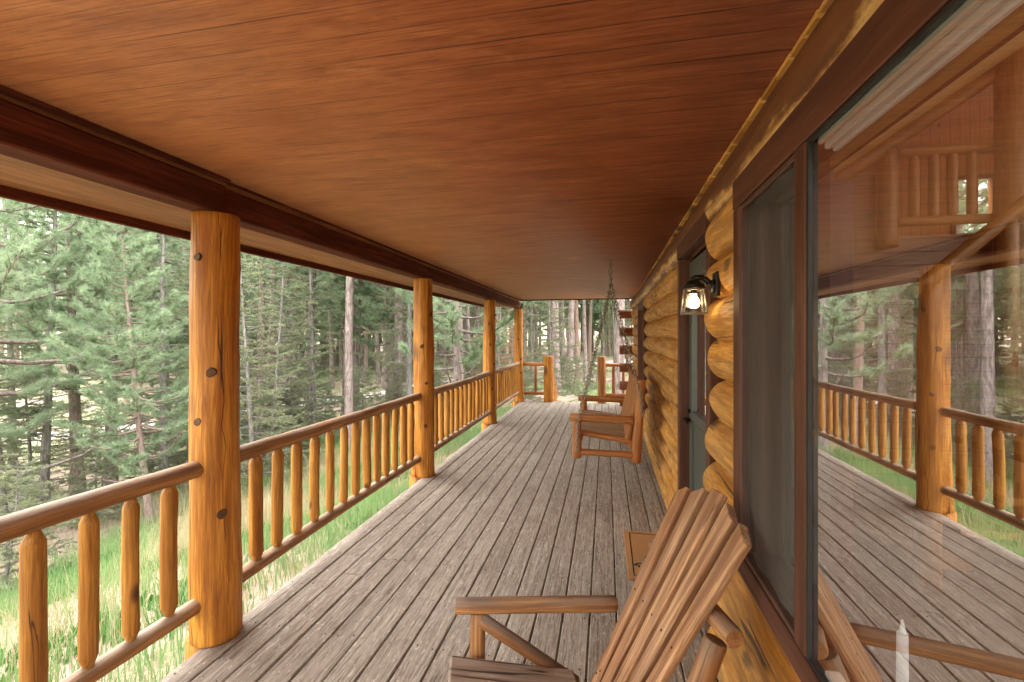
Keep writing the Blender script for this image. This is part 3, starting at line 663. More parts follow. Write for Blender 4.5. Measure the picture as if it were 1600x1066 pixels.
# ================================================================ PORCH OBJECTS
# --- log chair with fan back, facing the yard (local: +X = facing direction, +Y = away from the camera side)
def chair():
    random.seed(21)
    t = empty('log_chair', (-.23, 1.516, 0), R(16.1))   # local +Y = away from the camera, -X = facing
    tag(t, 'fan-backed log armchair with weathered slats, nearest the camera beside the big window', 'chair')
    HW = .262
    # seat slats run front to back, rounded fronts
    for i in range(5):
        y = -.212+i*.106; b = MB()
        Mx = Matrix.Translation((-.30, y, .362)) @ Matrix.Rotation(R(9.95), 4, 'Y')
        L = .49
        b.box((0, -.0475, -.03), (L, .0475, 0), 0, M=Mx, bev=.011)
        o = b.build('seat_slat', M['chairgrey'], t)
    # fan back, leaning towards +X
    lean = R(28.5)
    tops = [.899, .929, .949, .933, .905]
    for i in range(5):
        u = i-2; b = MB(); spl = R(2.78)*u; y0 = u*.058
        H = tops[4-i]
        Mx = Matrix.Translation((.189, 0, .22)) @ Matrix.Rotation(lean, 4, 'Y') @ Matrix.Translation((0, y0, 0)) @ Matrix.Rotation(-spl, 4, 'X')
        wb, wt = .0215, .0335
        n = 10; th = .016
        # tapered board with a clipped top, beveled by an extra ring
        V = []; G = []; r = random.uniform(0, 50); prof = []
        def ring(z, hw, dzl=0, dzr=0, s=1):
            e = .006
            for (xx, yy) in ((-th, -hw+e), (-th, hw-e), (-th+e, hw), (th-e, hw), (th, hw-e), (th, -hw+e), (th-e, -hw), (-th+e, -hw)):
                zz = z+(dzl if yy < 0 else dzr); V.append(Mx @ Vector((xx*s, yy*s, zz))); G.append((xx+r, yy+r, zz+r))
        for k in range(n+1): ring(H*k/n, wb+(wt-wb)*k/n, *( (0, 0) if k < n else ((-.03 if u > 9 else 0)+(-.035 if u <= -1 else 0), (-.035 if u >= 1 else 0))))
        Fc = []
        for k in range(n):
            for j in range(8): Fc.append((k*8+j, k*8+(j+1) % 8, (k+1)*8+(j+1) % 8, (k+1)*8+j))
        Fc.append(tuple(range(8))[::-1]); Fc.append(tuple(n*8+j for j in range(8)))
        b.add(V, Fc, G); o = b.build('back_slat', M['chair'], t)
        b = MB()
        for zz in (.40, .405):
            s_ = 1 if zz == .40 else -1
            c = Mx @ Vector((-th-.0012, .012*s_, .47+.01*s_)); c2 = Mx @ Vector((-th+.004, .012*s_, .47+.01*s_))
        for zz, dy in ((.47, .0), (.14, .004), (.16, -.012)):
            b = MB(); c = Mx @ Vector((-th-.0014, dy, zz)); c2 = Mx @ Vector((-th+.004, dy, zz)); b.log(c2, c, .0044, seg=8, step=1, wob=0); b.build('screw', M['dark'], o)
    def P(h): return Vector((.189+.03+h*math.tan(lean), 0, .22+h))     # a point just behind the back
    b = MB(); q = P(.526); b.log((q.x+.018, -.295, q.z), (q.x+.018, .295, q.z), .0285, .026, seg=20, step=.06, wob=.03); b.build('back_crossbar', M['chairlog'], t)
    b = MB(); q0 = P(-.05); b.log((q0.x+.02, -.20, q0.z), (q0.x+.02, .20, q0.z), .028, seg=16, step=.1); b.build('lower_crossbar', M['chairlog'], t)
    for s in (-1, 1):
        b = MB(); q = P(.49); b.log((q.x+.012, s*.240, q.z), (.24, s*.240, .03), .033, .036, seg=18, step=.08, wob=.02); b.build('back_upright', M['chairlog'], t)
        y = s*(HW+.045)
        b = MB(); b.log((-.285, y, .522), (.37, y, .500), .031, .032, seg=20, step=.06, wob=.025); b.build('arm', M['chairlog'], t)
        b = MB(); b.log((-.20, y, 0), (-.195, y, .495), .034, .030, seg=18, step=.08, wob=.02); b.build('front_leg', M['chairlog'], t)
        b = MB(); b.log((-.185, y*.97, .47), (.20, y*.93, .20), .027, .025, seg=14, step=.1, wob=.02); b.build('arm_brace', M['chairlog'], t)
        b = MB(); b.log((-.26, s*.215, .285), (.45, s*.215, .035), .036, .034, seg=16, step=.1); b.build('stringer', M['chairlog'], t)
    b = MB(); b.log((-.235, -.262, .295), (-.235, .262, .295), .03, seg=14, step=.1); b.build('front_crossbar', M['chairlog'], t)
    return t
chair()

# --- porch swing hanging on four chains from two ceiling hooks
def swing():
    random.seed(33)
    cx, cy = .0, 5.40
    t = empty('porch_swing', (cx, cy, .32)); tag(t, 'log porch swing bench hanging on steel chains beside the cabin wall', 'swing')
    X0, X1 = -.29, .31; Y0, Y1 = 4.66, 6.12
    def L(name, mat, p0, p1, r, r1=None, seg=16, par=t, **k):
        b = MB(); b.log(p0, p1, r, r1, seg=seg, step=.08, **k); return b.build(name, mat, par, True)
    for y in (Y0, Y1):
        L('front_post', M['swing'], (X0, y, .36), (X0, y, .735), .047, .045)
        L('back_post', M['swing'], (X1-.02, y, .34), (X1+.03, y, 1.16), .047, .043)
        L('arm', M['swing'], (X0-.07, y, .765), (X1-.045, y, .755), .038, .040)
        L('side_rail', M['swing'], (X0+.03, y, .42), (X1-.04, y, .415), .032)
        L('seat_bearer', M['swing'], (X0+.04, y+.07*(1 if y == Y0 else -1), .60), (X1-.03, y+.07*(1 if y == Y0 else -1), .53), .03, seg=12)
        L('back_stile', M['swing'], (X1-.11, y+.075*(1 if y == Y0 else -1), .50), (X1+.03, y+.075*(1 if y == Y0 else -1), 1.12), .034, seg=12)
    L('front_rail', M['swing'], (X0+.02, Y0, .545), (X0+.02, Y1, .545), .036); L('back_rail', M['swing'], (X1-.06, Y0+.04, .50), (X1-.06, Y1-.04, .50), .036)
    L('top_rail', M['swing'], (X1+.005, Y0+.0, 1.12), (X1+.005, Y1, 1.12), .040)
    n = 15
    for i in range(n):
        y = Y0+.12+i*(Y1-Y0-.24)/(n-1); b = MB()
        Mx = Matrix.Translation((X0+.0, y, .604)) @ Matrix.Rotation(R(6.5), 4, 'Y'); b.box((-.03, -.036, 0), (.52, .036, .02), 0, M=Mx, bev=.006); b.build('seat_slat', M['swingslat'], t, True)
        b = MB(); Mx = Matrix.Translation((X1-.115, y, .53)) @ Matrix.Rotation(R(12.5), 4, 'Y'); b.box((-.012, -.034, 0), (.010, .034, .66-.10*abs(i-(n-1)/2)/(n/2)), 2, M=Mx, bev=.005); b.build('back_slat', M['swing'], t, True)
    # chains
    def chain(p0, p1, name='chain'):
        p0 = Vector(p0); p1 = Vector(p1); d = p1-p0; L_ = d.length; d.normalize(); n = int(L_/.036); b = MB()
        s1 = d.orthogonal().normalized(); s2 = d.cross(s1)
        a1 = (s1+s2).normalized(); a2 = (s1-s2).normalized()
        for i in range(n):
            c = p0+d*(L_*(i+.5)/n); b.torus(c, a1 if i % 2 else a2, d, .0145, .0050, 10, 5, 1.7)
        b.build(name, M['steel'], t, True)
    for k, (hy, y) in enumerate(((5.06, Y0), (5.86, Y1))):
        hx = .052
        b = MB(); b.torus((hx, hy, CZ-.026), (0, 1, 0), (0, 0, 1), .017, .0042, 16, 6); b.log((hx, hy, CZ-.012), (hx, hy, CZ), .0045, seg=8, wob=0, step=1); b.log((hx, hy, CZ-.0035), (hx, hy, CZ+.0), .013, seg=12, wob=0, step=1); b.build('ceiling_hook', M['steel'], t, True)
        j = Vector((hx, hy+(y-hy)*.12, 2.15))
        chain((hx, hy, CZ-.045), j)
        so_ = -.062 if k == 0 else .062
        chain(j, (X0+.02, y+so_, .78)); chain((X0+.02, y+so_, .78), (X0-.0, y+so_, .42)); chain(j, (X1+.02, y+so_, 1.02)); chain((X1+.02, y+so_, 1.02), (X1+.04, y+so_, .80))
    return t
swing()

# --- doormat
def mat_():
    t = empty('doormat', (.33, 3.42, .002)); tag(t, 'tan coir doormat with thin black border and paw prints in front of the cabin door', 'doormat')
    b = NB('coir'); p = b.pos(); n = b.noise(p, 260, 3, .8); n2 = b.noise(p, 60, 3, .7)
    b.col(b.mix(b.ramp(n, (.35, 0.), (.65, 1.)), (.34, .16, .06), (.66, .35, .13))); b.b.inputs['Roughness'].default_value = .95; b.bump(b.math('ADD', n, n2), 1., .006)
    mt = b.m
    x0, x1, y0, y1 = .14, .60, 3.06, 3.80
    b = MB(); b.box((x0, y0, .0025), (x1, y1, .018), 1, bev=.005); b.build('mat', mt, t, True)
    k = simple('black_mat_print', (.015, .014, .013), .9, 0, (90, .5))
    b = MB(); e = .038; z0, z1 = .0175, .0195; g = .0075
    b.box((x0+e, y0+e, z0), (x0+e+g, y1-e, z1), bev=.0005); b.box((x1-e-g, y0+e, z0), (x1-e, y1-e, z1), bev=.0005)
    b.box((x0+e+g+.0005, y0+e, z0), (x1-e-g-.0005, y0+e+g, z1), bev=.0005); b.box((x0+e+g+.0005, y1-e-g, z0), (x1-e-g-.0005, y1-e, z1), bev=.0005)
    b.build('border', k, t, True)
    for (cx, cy, a, s) in ((.235, 3.225, .3, 1.), (.50, 3.60, -.4, 1.), (.48, 3.48, .2, .9)):
        b = MB(); c, s_ = math.cos(a), math.sin(a)
        def dot(u, v, r, ell=1.0):
            n = 12; V = []; 
            for z in (z0, z1):
                for i in range(n):
                    q = 2*math.pi*i/n; x, y = u+r*math.cos(q), v+r*ell*math.sin(q); V.append((cx+s*(x*c-y*s_), cy+s*(x*s_+y*c), z))
            b.add(V, [tuple(range(n, 2*n))]+[(i, (i+1) % n, n+(i+1) % n, n+i) for i in range(n)], V)
        dot(0, 0, .024, .8)
        for u, v in ((-.03, .026), (-.011, .040), (.011, .040), (.03, .026)): dot(u, v, .0095, 1.4)
        b.build('paw_print', k, t, True)
mat_()

# --- wall lantern
M['bronze'] = simple('pale_metal_cage', (.42, .38, .32), .35, .85, (50, .6))
def lantern():
    cx, cy, cz = .392, 2.20, 1.775
    t = empty('wall_lantern', (.48, cy, 1.83)); tag(t, 'lit black wall lantern with clear glass on the logs between door and window', 'lantern')
    L = lambda name, m, *logs, **k: [b := MB(), [b.log(*l, seg=k.get('seg', 16), wob=0, step=1) for l in logs], b.build(name, m, t, True)][2]
    b = MB(); b.box((.478, cy-.04, 1.775), (.497, cy+.04, 1.885), 2, bev=.012); b.log((.478, cy, 1.82), (.462, cy, 1.82), .035, .028, seg=18, wob=0, step=1); b.build('backplate', M['black'], t, True)
    b = MB(); b.log((.465, cy, 1.83), (.435, cy, 1.862), .013, seg=12, wob=0); b.log((.436, cy, 1.861), (cx, cy, 1.862), .013, seg=12, wob=0); b.log((cx, cy, 1.868), (cx, cy, 1.842), .012, seg=12, wob=0); b.build('arm', M['black'], t, True)
    b = MB(); b.log((cx, cy, 1.850), (cx, cy, 1.820), .02, .050, seg=24, wob=0, step=.01); b.log((cx, cy, 1.8205), (cx, cy, 1.812), .052, .052, seg=24, wob=0, step=1); b.build('cap', M['black'], t, True)
    # square flared cage
    def P(sx, sy, z): k = .038+.010*(1.812-z)/.115; return Vector((cx+sx*k, cy+sy*k, z))
    b = MB(); zb = 1.700
    for sx in (-1, 1):
        for sy in (-1, 1): b.log(P(sx, sy, 1.812), P(sx, sy, zb), .0042, seg=6, wob=0)
    for z in (1.808, zb):
        for a, c in (((-1, -1), (1, -1)), ((1, -1), (1, 1)), ((1, 1), (-1, 1)), ((-1, 1), (-1, -1))): b.log(P(*a, z), P(*c, z), .0045, seg=6, wob=0)
    b.build('cage', M['bronze'], t, True)
    for a, c in (((-1, -1), (1, -1)), ((1, -1), (1, 1)), ((1, 1), (-1, 1)), ((-1, 1), (-1, -1))):
        b = MB(); q = [P(*a, zb+.005), P(*c, zb+.005), P(*c, 1.806), P(*a, 1.806)]; b.add(q, [(0, 1, 2, 3)], q); b.build('pane', M['lampglass'], t, True)
    b = MB(); V = []; Fc = []; n = 16; m = 10
    prof = [(.0, 0), (.014, .003), (.023, .012), (.0265, .024), (.024, .037), (.017, .048), (.012, .056), (.012, .066)]
    for r, z in prof:
        for i in range(n): V.append((cx+r*math.cos(6.2832*i/n), cy+r*math.sin(6.2832*i/n), 1.722+z))
    for k in range(len(prof)-1):
        for i in range(n): Fc.append((k*n+i, k*n+(i+1) % n, (k+1)*n+(i+1) % n, (k+1)*n+i))
    b.add(V, Fc, V, True); b.build('bulb', M['bulb'], t, True)
    L('socket', M['black'], ((cx, cy, 1.789), (cx, cy, 1.812), .014))
lantern()
# ================================================================ TERRAIN
def sstep(t): t = np.clip(t, 0, 1); return t*t*(3-2*t)
_ph = [(math.cos(a)*f, math.sin(a)*f, p, am) for a, f, p, am in ((.3, .25, 1, .16), (1.4, .41, 2, .12), (2.5, .7, 4, .07), (.9, 1.5, .5, .035), (2.1, 2.6, 3, .02))]
def gz(x, y):
    x = np.asarray(x, dtype=float); y = np.asarray(y, dtype=float)
    d = sstep((-x-2.3)/9.5); far = sstep((y-14)/14)
    z = -.95-1.45*d*(1-.55*far)
    r = np.hypot(x, y); z = z+.035*np.maximum(0, r-34)+.0006*np.maximum(0, r-40)**2
    for a, b, p, am in _ph: z = z+am*np.sin(a*x+b*y+p)*np.clip((r-2)/6, .25, 1)
    return z
def grid(name, xs, ys, mat, dz=0.):
    X, Y = np.meshgrid(xs, ys, indexing='ij'); Z = gz(X, Y)+dz; V = np.stack([X, Y, Z], -1).reshape(-1, 3); n, m = len(xs), len(ys)
    I = (np.arange(n-1)[:, None]*m+np.arange(m-1)[None, :]).ravel(); F = np.stack([I, I+m, I+m+1, I+1], 1)
    me = mesh_np(name, V, F, mat, None, True); o = bpy.data.objects.new(name, me); C.objects.link(o); return o
def axis(lo, hi): 
    a = [0.]; s = .35
    while a[-1] < hi: a.append(a[-1]+s); s *= 1.035
    b = [0.]; s = .35
    while b[-1] > lo: b.append(b[-1]-s); s *= 1.035
    return np.array(b[:0:-1]+a)
o = grid('ground', axis(-160, 160), axis(-160, 160), M['ground']); o['kind'] = 'structure'
# pale gravel driveway curving between the trees
pts = [(-44, 8), (-33, 10.5), (-25, 12.5), (-19.6, 15.5), (-16.5, 20.5), (-12, 26), (-5, 36), (6, 44), (20, 46)]
P_ = []
for i in range(len(pts)-1):
    p0 = np.array(pts[max(i-1, 0)]); p1 = np.array(pts[i]); p2 = np.array(pts[i+1]); p3 = np.array(pts[min(i+2, len(pts)-1)])
    for k in range(10):
        t = k/10; P_.append(.5*((2*p1)+(-p0+p2)*t+(2*p0-5*p1+4*p2-p3)*t*t+(-p0+3*p1-3*p2+p3)*t**3))
P_ = np.array(P_); T = np.gradient(P_, axis=0); T /= np.linalg.norm(T, axis=1)[:, None]; Nn = np.stack([-T[:, 1], T[:, 0]], 1)
ws = np.linspace(-.85, .85, 7); V = []; 
for p, n in zip(P_, Nn):
    for w_ in ws: q = p+n*w_*(1+.1*math.sin(p[0]*1.3+w_)); V.append((q[0], q[1], float(gz(q[0], q[1]))+.05))
m_ = len(ws); I = (np.arange(len(P_)-1)[:, None]*m_+np.arange(m_-1)[None, :]).ravel(); F_ = np.stack([I, I+m_, I+m_+1, I+1], 1)
me = mesh_np('gravel_driveway', V, F_, M['gravel'], None, True); o = bpy.data.objects.new('gravel_driveway', me); C.objects.link(o); o['kind'] = 'structure'
ROAD = P_

# ---------------------------------------------------------------- grass
def blades(name, n, mat, hmin, hmax, wdt, mask, x0, x1, y0, y1, seed, label, cat):
    g = np.random.default_rng(seed); X = g.uniform(x0, x1, n); Y = g.uniform(y0, y1, n)
    k = (mask(X, Y) > g.random(n)); X, Y = X[k], Y[k]; n = len(X); Z = gz(X, Y)-.01
    h = g.uniform(hmin, hmax, n)*(.7+.6*g.random(n)); a = g.uniform(0, 6.283, n); lean = g.uniform(.05, .55, n)*h; la = g.uniform(0, 6.283, n); w2 = wdt*g.uniform(.6, 1.3, n)
    dx, dy = np.cos(a)*w2, np.sin(a)*w2; lx, ly = np.cos(la)*lean, np.sin(la)*lean
    V = np.empty((n, 5, 3)); 
    V[:, 0] = np.stack([X-dx, Y-dy, Z], 1); V[:, 1] = np.stack([X+dx, Y+dy, Z], 1)
    V[:, 2] = np.stack([X+dx*.8+lx*.35, Y+dy*.8+ly*.35, Z+h*.6], 1); V[:, 3] = np.stack([X-dx*.8+lx*.35, Y-dy*.8+ly*.35, Z+h*.6], 1)
    V[:, 4] = np.stack([X+lx, Y+ly, Z+h], 1)
    B = np.arange(n)*5; F = np.concatenate([np.stack([B, B+1, B+2], 1), np.stack([B, B+2, B+3], 1), np.stack([B+3, B+2, B+4], 1)])
    me = mesh_np(name, V.reshape(-1, 3), F, mat); o = bpy.data.objects.new(name, me); C.objects.link(o); tag(o, label, cat, kind='stuff'); return o
def nz(x, y, f, p=0): return .5+.25*(np.sin(x*f+1.3*np.sin(y*f*.7+p))+np.sin(y*f*1.17+1.7*np.sin(x*f*.6+p*2)))
def inroad(X, Y):
    d = np.full(len(X), 9.)
    for p in ROAD[::3]: d = np.minimum(d, np.hypot(X-p[0], Y-p[1]))
    return d < 2.0
bank = lambda X, Y: np.where((X < -2.15) | (Y > 11.4), 1., 0.)
blades('green_grass', 95000, M['grass'], .10, .34, .0042, lambda X, Y: bank(X, Y)*np.clip((nz(X, Y, 1.3)-.40)*4.2, .03, 1)*np.clip(1.5-(-X-2)/7, .12, 1), -11, -2.1, -.5, 14, 1, 'fresh green grass growing on the bank below the deck railing', 'grass')
blades('dry_grass', 110000, M['straw'], .12, .42, .0028, lambda X, Y: bank(X, Y)*np.clip((.66-nz(X, Y, 1.3))*3, .06, 1)*np.clip(nz(X, Y, .8, 2)*1.6, .1, 1)*np.clip(1.5-(-X-2)/10, .1, 1), -12, -2.1, -.5, 15, 2, 'dry straw-coloured grass stalks mixed into the bank', 'grass')
blades('meadow_grass', 80000, M['grass'], .08, .25, .009, lambda X, Y: bank(X, Y)*np.clip((nz(X, Y, .5, 1)-.5)*4, 0, 1)*(~inroad(X, Y)), -24, 6, 8, 34, 3, 'low grass patches scattered over the forest floor', 'grass')
blades('low_weeds', 40000, M['weed'], .05, .13, .016, lambda X, Y: bank(X, Y)*np.clip((nz(X, Y, 2.3, 5)-.5)*4, 0, 1), -9, -2.1, -.5, 12, 4, 'low leafy weeds along the foot of the deck', 'weeds')
# ================================================================ TREES
def tubes(paths, seg):
    """paths: list of (pts (k,3), radii (k,)) -> V, F quads"""
    V = []; F = []; n0 = 0
    for p, r in paths:
        k = len(p); T = np.gradient(p, axis=0); T /= np.maximum(np.linalg.norm(T, axis=1), 1e-6)[:, None]
        up = np.array([0, 0, 1.]) if abs(T[0, 2]) < .8 else np.array([1., 0, 0])
        A = np.cross(T, up); A /= np.linalg.norm(A, axis=1)[:, None]; B = np.cross(T, A)
        a = np.arange(seg)*2*math.pi/seg
        ring = p[:, None]+r[:, None, None]*(A[:, None]*np.cos(a)[None, :, None]+B[:, None]*np.sin(a)[None, :, None])
        V.append(ring.reshape(-1, 3)); i = np.arange(k-1)[:, None]*seg; j = np.arange(seg)[None, :]; j2 = (j+1) % seg
        F.append(np.stack([i+j, i+j2, i+seg+j2, i+seg+j], -1).reshape(-1, 4)+n0); n0 += k*seg
    return np.concatenate(V), np.concatenate(F)
def needles(cen, dr, n, ln, wd, spread_, g):
    """tufts of thin triangles: cen, dr (m,3)"""
    m = len(cen); d = g.normal(size=(m, n, 3)); d /= np.linalg.norm(d, axis=2, keepdims=True)
    d = d*spread_+dr[:, None]*(1-.35*spread_); d /= np.linalg.norm(d, axis=2, keepdims=True)
    L = ln*g.uniform(.7, 1.15, (m, n, 1)); b = cen[:, None]+dr[:, None]*g.uniform(-.5, .35, (m, n, 1))*ln
    s = np.cross(d, g.normal(size=(m, n, 3))); s /= np.maximum(np.linalg.norm(s, axis=2, keepdims=True), 1e-5); s *= wd*.5
    V = np.stack([b-s, b+s, b+d*L], 2).reshape(-1, 3); F = np.arange(m*n*3).reshape(-1, 3); return V, F
def trunk_path(H, r, g, lean=0.):
    k = 14; t = np.linspace(0, 1, k); a = g.uniform(0, 6.28); p = np.zeros((k, 3)); p[:, 2] = t*H-.15
    am = g.uniform(.04, .16); p[:, 0] = lean*t*H*.08+am*np.sin(t*3+a)-am*math.sin(a); p[:, 1] = am*np.cos(t*2.4+a)-am*math.cos(a)
    return p, r*(1-t*.93)*(1+.35*np.exp(-t*H/.35))
def at(p, H, z): 
    t = np.clip(z/H, 0, .999)*(len(p)-1); i = int(t); f = t-i; return p[i]*(1-f)+p[i+1]*f
def pine(seed, H, r, base, nb, tn, ln, wd, Lmax=2.6, lean=0., dead=.18, kt=1.):
    g = np.random.default_rng(seed); tp, tr = trunk_path(H, r, g, lean); paths = []; cen = []; dr = []
    for i in range(nb):
        f = (i+g.random())/nb; z = base+(H-base-.2)*f**.9; o = at(tp, H, z); a = i*2.4+g.uniform(-.5, .5)
        Lb = Lmax*(1-f)**.75*g.uniform(.55, 1.1)+.35
        if f < .12: Lb *= .75
        k = 7; t = np.linspace(0, 1, k); dirh = np.array([math.cos(a), math.sin(a), 0]); side = np.array([-math.sin(a), math.cos(a), 0])
        up = g.uniform(-.15, .2)+.35*f; sg = g.uniform(-.3, .3)
        bp = o+dirh*(t*Lb)[:, None]+np.array([0, 0, 1])*(up*t*Lb-.12*Lb*np.sin(t*3.1)+.22*Lb*t**3)[:, None]+side*(sg*Lb*t**2)[:, None]+g.normal(size=(k, 3))*.02*Lb*t[:, None]
        paths.append((bp, (.012+.011*Lb)*(1-.8*t)*(1.3 if f < .5 else 1)))
        isdead = f < .08 and g.random() < .3
        ns = int((4+Lb*5.5)*kt)
        for q in range(ns):
            u = g.uniform(.16, 1)**.8; j = u*(k-1); ji = min(int(j), k-2); fr = j-ji; s0 = bp[ji]*(1-fr)+bp[ji+1]*fr; bd = bp[ji+1]-bp[ji]; bd /= np.linalg.norm(bd)
            sa = (1 if q % 2 else -1)*g.uniform(.4, 1.2); sd = bd*math.cos(sa)+np.cross(bd, [0, 0, 1])*math.sin(sa)+np.array([0, 0, g.uniform(-.15, .45)]); sd /= np.linalg.norm(sd)
            sl_ = g.uniform(.15, .45)*(1.15-u*.5)*min(1.3, .5+Lb*.4); kk = 4; tt = np.linspace(0, 1, kk)[:, None]
            sp = s0+sd*sl_*tt+np.array([0, 0, 1])*(.12*sl_*tt**2); paths.append((sp, np.linspace(.006, .003, kk)))
            if isdead: continue
            for w_ in (1., .62, .3)[:3 if Lb > .8 else 2]:
                if g.random() < .88: cen.append(s0+(sp[-1]-s0)*w_+g.normal(size=3)*.012); dd = sd+np.array([0, 0, .35]); dr.append(dd/np.linalg.norm(dd))
        if not isdead: cen.append(bp[-1]); dr.append((bp[-1]-bp[-2])/np.linalg.norm(bp[-1]-bp[-2]))
    Vt, Ft = tubes([(tp, tr)], 12); Vb, Fb = tubes(paths, 4); V = np.concatenate([Vt, Vb]); F = np.concatenate([Ft, Fb+len(Vt)])
    Vn, Fn = needles(np.array(cen), np.array(dr), tn, ln, wd, .9, g); return V, F, Vn, Fn
def fir(seed, H, r, base, nb, Lmax=1.9, dn=16, wd=.010, ln=.05):
    g = np.random.default_rng(seed); tp, tr = trunk_path(H, r, g); paths = []; cen = []; dr = []
    for i in range(nb):
        f = (i+g.random())/nb; z = base+(H-base-.1)*f; o = at(tp, H, z); a = i*2.4+g.uniform(-.6, .6); Lb = Lmax*(1-f)**.85*g.uniform(.6, 1.1)+.18
        k = 6; t = np.linspace(0, 1, k); dh = np.array([math.cos(a), math.sin(a), 0]); dro = g.uniform(.1, .45)*(1-f)
        bp = o+dh*(t*Lb)[:, None]+np.array([0, 0, 1])*(.15*t*Lb-dro*Lb*t**1.3+.15*Lb*t**3)[:, None]+g.normal(size=(k, 3))*.02*Lb*t[:, None]
        paths.append((bp, (.006+.009*Lb)*(1-.85*t)))
        ns = int(4+Lb*8)
        for q in range(ns):
            u = g.uniform(.15, 1); j = u*(k-1); ji = min(int(j), k-2); s0 = bp[ji]*(1-(j-ji))+bp[ji+1]*(j-ji); bd = bp[ji+1]-bp[ji]; bd /= np.linalg.norm(bd)
            sa = (1 if q % 2 else -1)*g.uniform(.5, 1.1); sd = bd*math.cos(sa)+np.cross(bd, [0, 0, 1])*math.sin(sa)+np.array([0, 0, g.uniform(-.45, .05)]); sd /= np.linalg.norm(sd)
            sl_ = (.12+.32*Lb*(1-u*.75))*g.uniform(.6, 1.1); paths.append((np.array([s0, s0+sd*sl_*.5, s0+sd*sl_-np.array([0, 0, .05*sl_])]), np.array([.004, .003, .0015])))
            nn = max(2, int(sl_/.05)); tt = (np.arange(nn)+g.random(nn))/nn; cen.append(s0+sd*(tt*sl_)[:, None]); dr.append(np.tile(sd, (nn, 1)))
        nn = max(2, int(Lb/.05)); tt = g.uniform(.25, 1, nn); cen.append(np.stack([np.interp(tt, t, bp[:, c]) for c in range(3)], 1)); dr.append(np.tile(dh, (nn, 1)))
    cen = np.concatenate(cen); dr = np.concatenate(dr)
    Vt, Ft = tubes([(tp, tr)], 10); Vb, Fb = tubes(paths, 3)
    tri = Fb
    pad = np.concatenate([Ft, tri+len(Vt)]) if tri.shape[1] == 4 else None
    Vn, Fn = needles(cen, dr, dn, ln, wd, .75, g); return np.concatenate([Vt, Vb]), pad, Vn, Fn
NS = 1.0
def proto(name, data, mb_, mn):
    V, F, Vn, Fn = data
    t = empty(name, (0, 0, 0)); a = bpy.data.objects.new('trunk', mesh_np('trunk', V, F, mb_, None, True)); C.objects.link(a); a.parent = t
    c = bpy.data.objects.new('crown', mesh_np('crown', Vn, Fn, mn)); C.objects.link(c); c.parent = t; return t
PR = {}
def getp(k):
    if k in PR: return PR[k], False
    n = 'pine_tree' if k[0] == 'p' else 'fir_tree'
    if k == 'pA': d = pine(1, 13.5, .17, 2.8, 74, 30, .17, .013, 2.7, kt=1.25)
    if k == 'pB': d = pine(2, 15, .16, 3.8, 74, 30, .17, .013, 2.4, kt=1.25)
    if k == 'pC': d = pine(3, 11, .12, 1.7, 84, 30, .16, .013, 2.3, lean=1., kt=1.4)
    if k == 'pD': d = pine(4, 17, .17, 6.0, 60, 28, .18, .014, 2.3, lean=-.6, kt=1.2)
    if k == 'pE': d = pine(5, 14, .13, 4.8, 54, 28, .17, .014, 2.0, kt=1.2)
    if k == 'pN': d = pine(6, 10.5, .15, 1.6, 60, 54, .165, .0075, 3.1, kt=1.3)      # close to the porch, fine needles
    if k == 'fA': d = fir(11, 10, .10, .7, 110)
    if k == 'fB': d = fir(12, 7, .07, .3, 90, 1.6)
    if k == 'fC': d = fir(13, 13, .12, 2.0, 110, 1.8)
    if k == 'fS': d = fir(14, 2.4, .03, .15, 60, .8)
    if k == 'fD': d = fir(15, 7.5, .07, .6, 80, 1.7, 9)
    PR[k] = proto(n, d, M['barkgrey' if k[0] == 'f' else 'bark'], M['deadneedle'] if k == 'fD' else M['needle' if k[0] == 'p' else 'firneedle']); return PR[k], True
def tree(k, x, y, label, group=None, rz=None, s=1., cat=None):
    p, first = getp(k); o = p if first else copy_tree(p)
    for key in ('label', 'category', 'group'):
        if key in o: del o[key]
    o.location = (x, y, float(gz(x, y))); o.rotation_euler = (0, 0, random.uniform(0, 6.28) if rz is None else rz); o.scale = (s, s, s*random.uniform(.95, 1.08) if s != 1 else 1)
    tag(o, label, cat or ('pine' if k[0] == 'p' else 'fir'), group); return o
random.seed(99)
def pxy(px_, dist):          # plan position of something seen in a given direction from the porch, at a distance along it
    u = (px_-800)/711; s_, c_ = math.sin(R(11.68)), math.cos(R(11.68)); return (u*c_-s_)*dist, (u*s_+c_)*dist
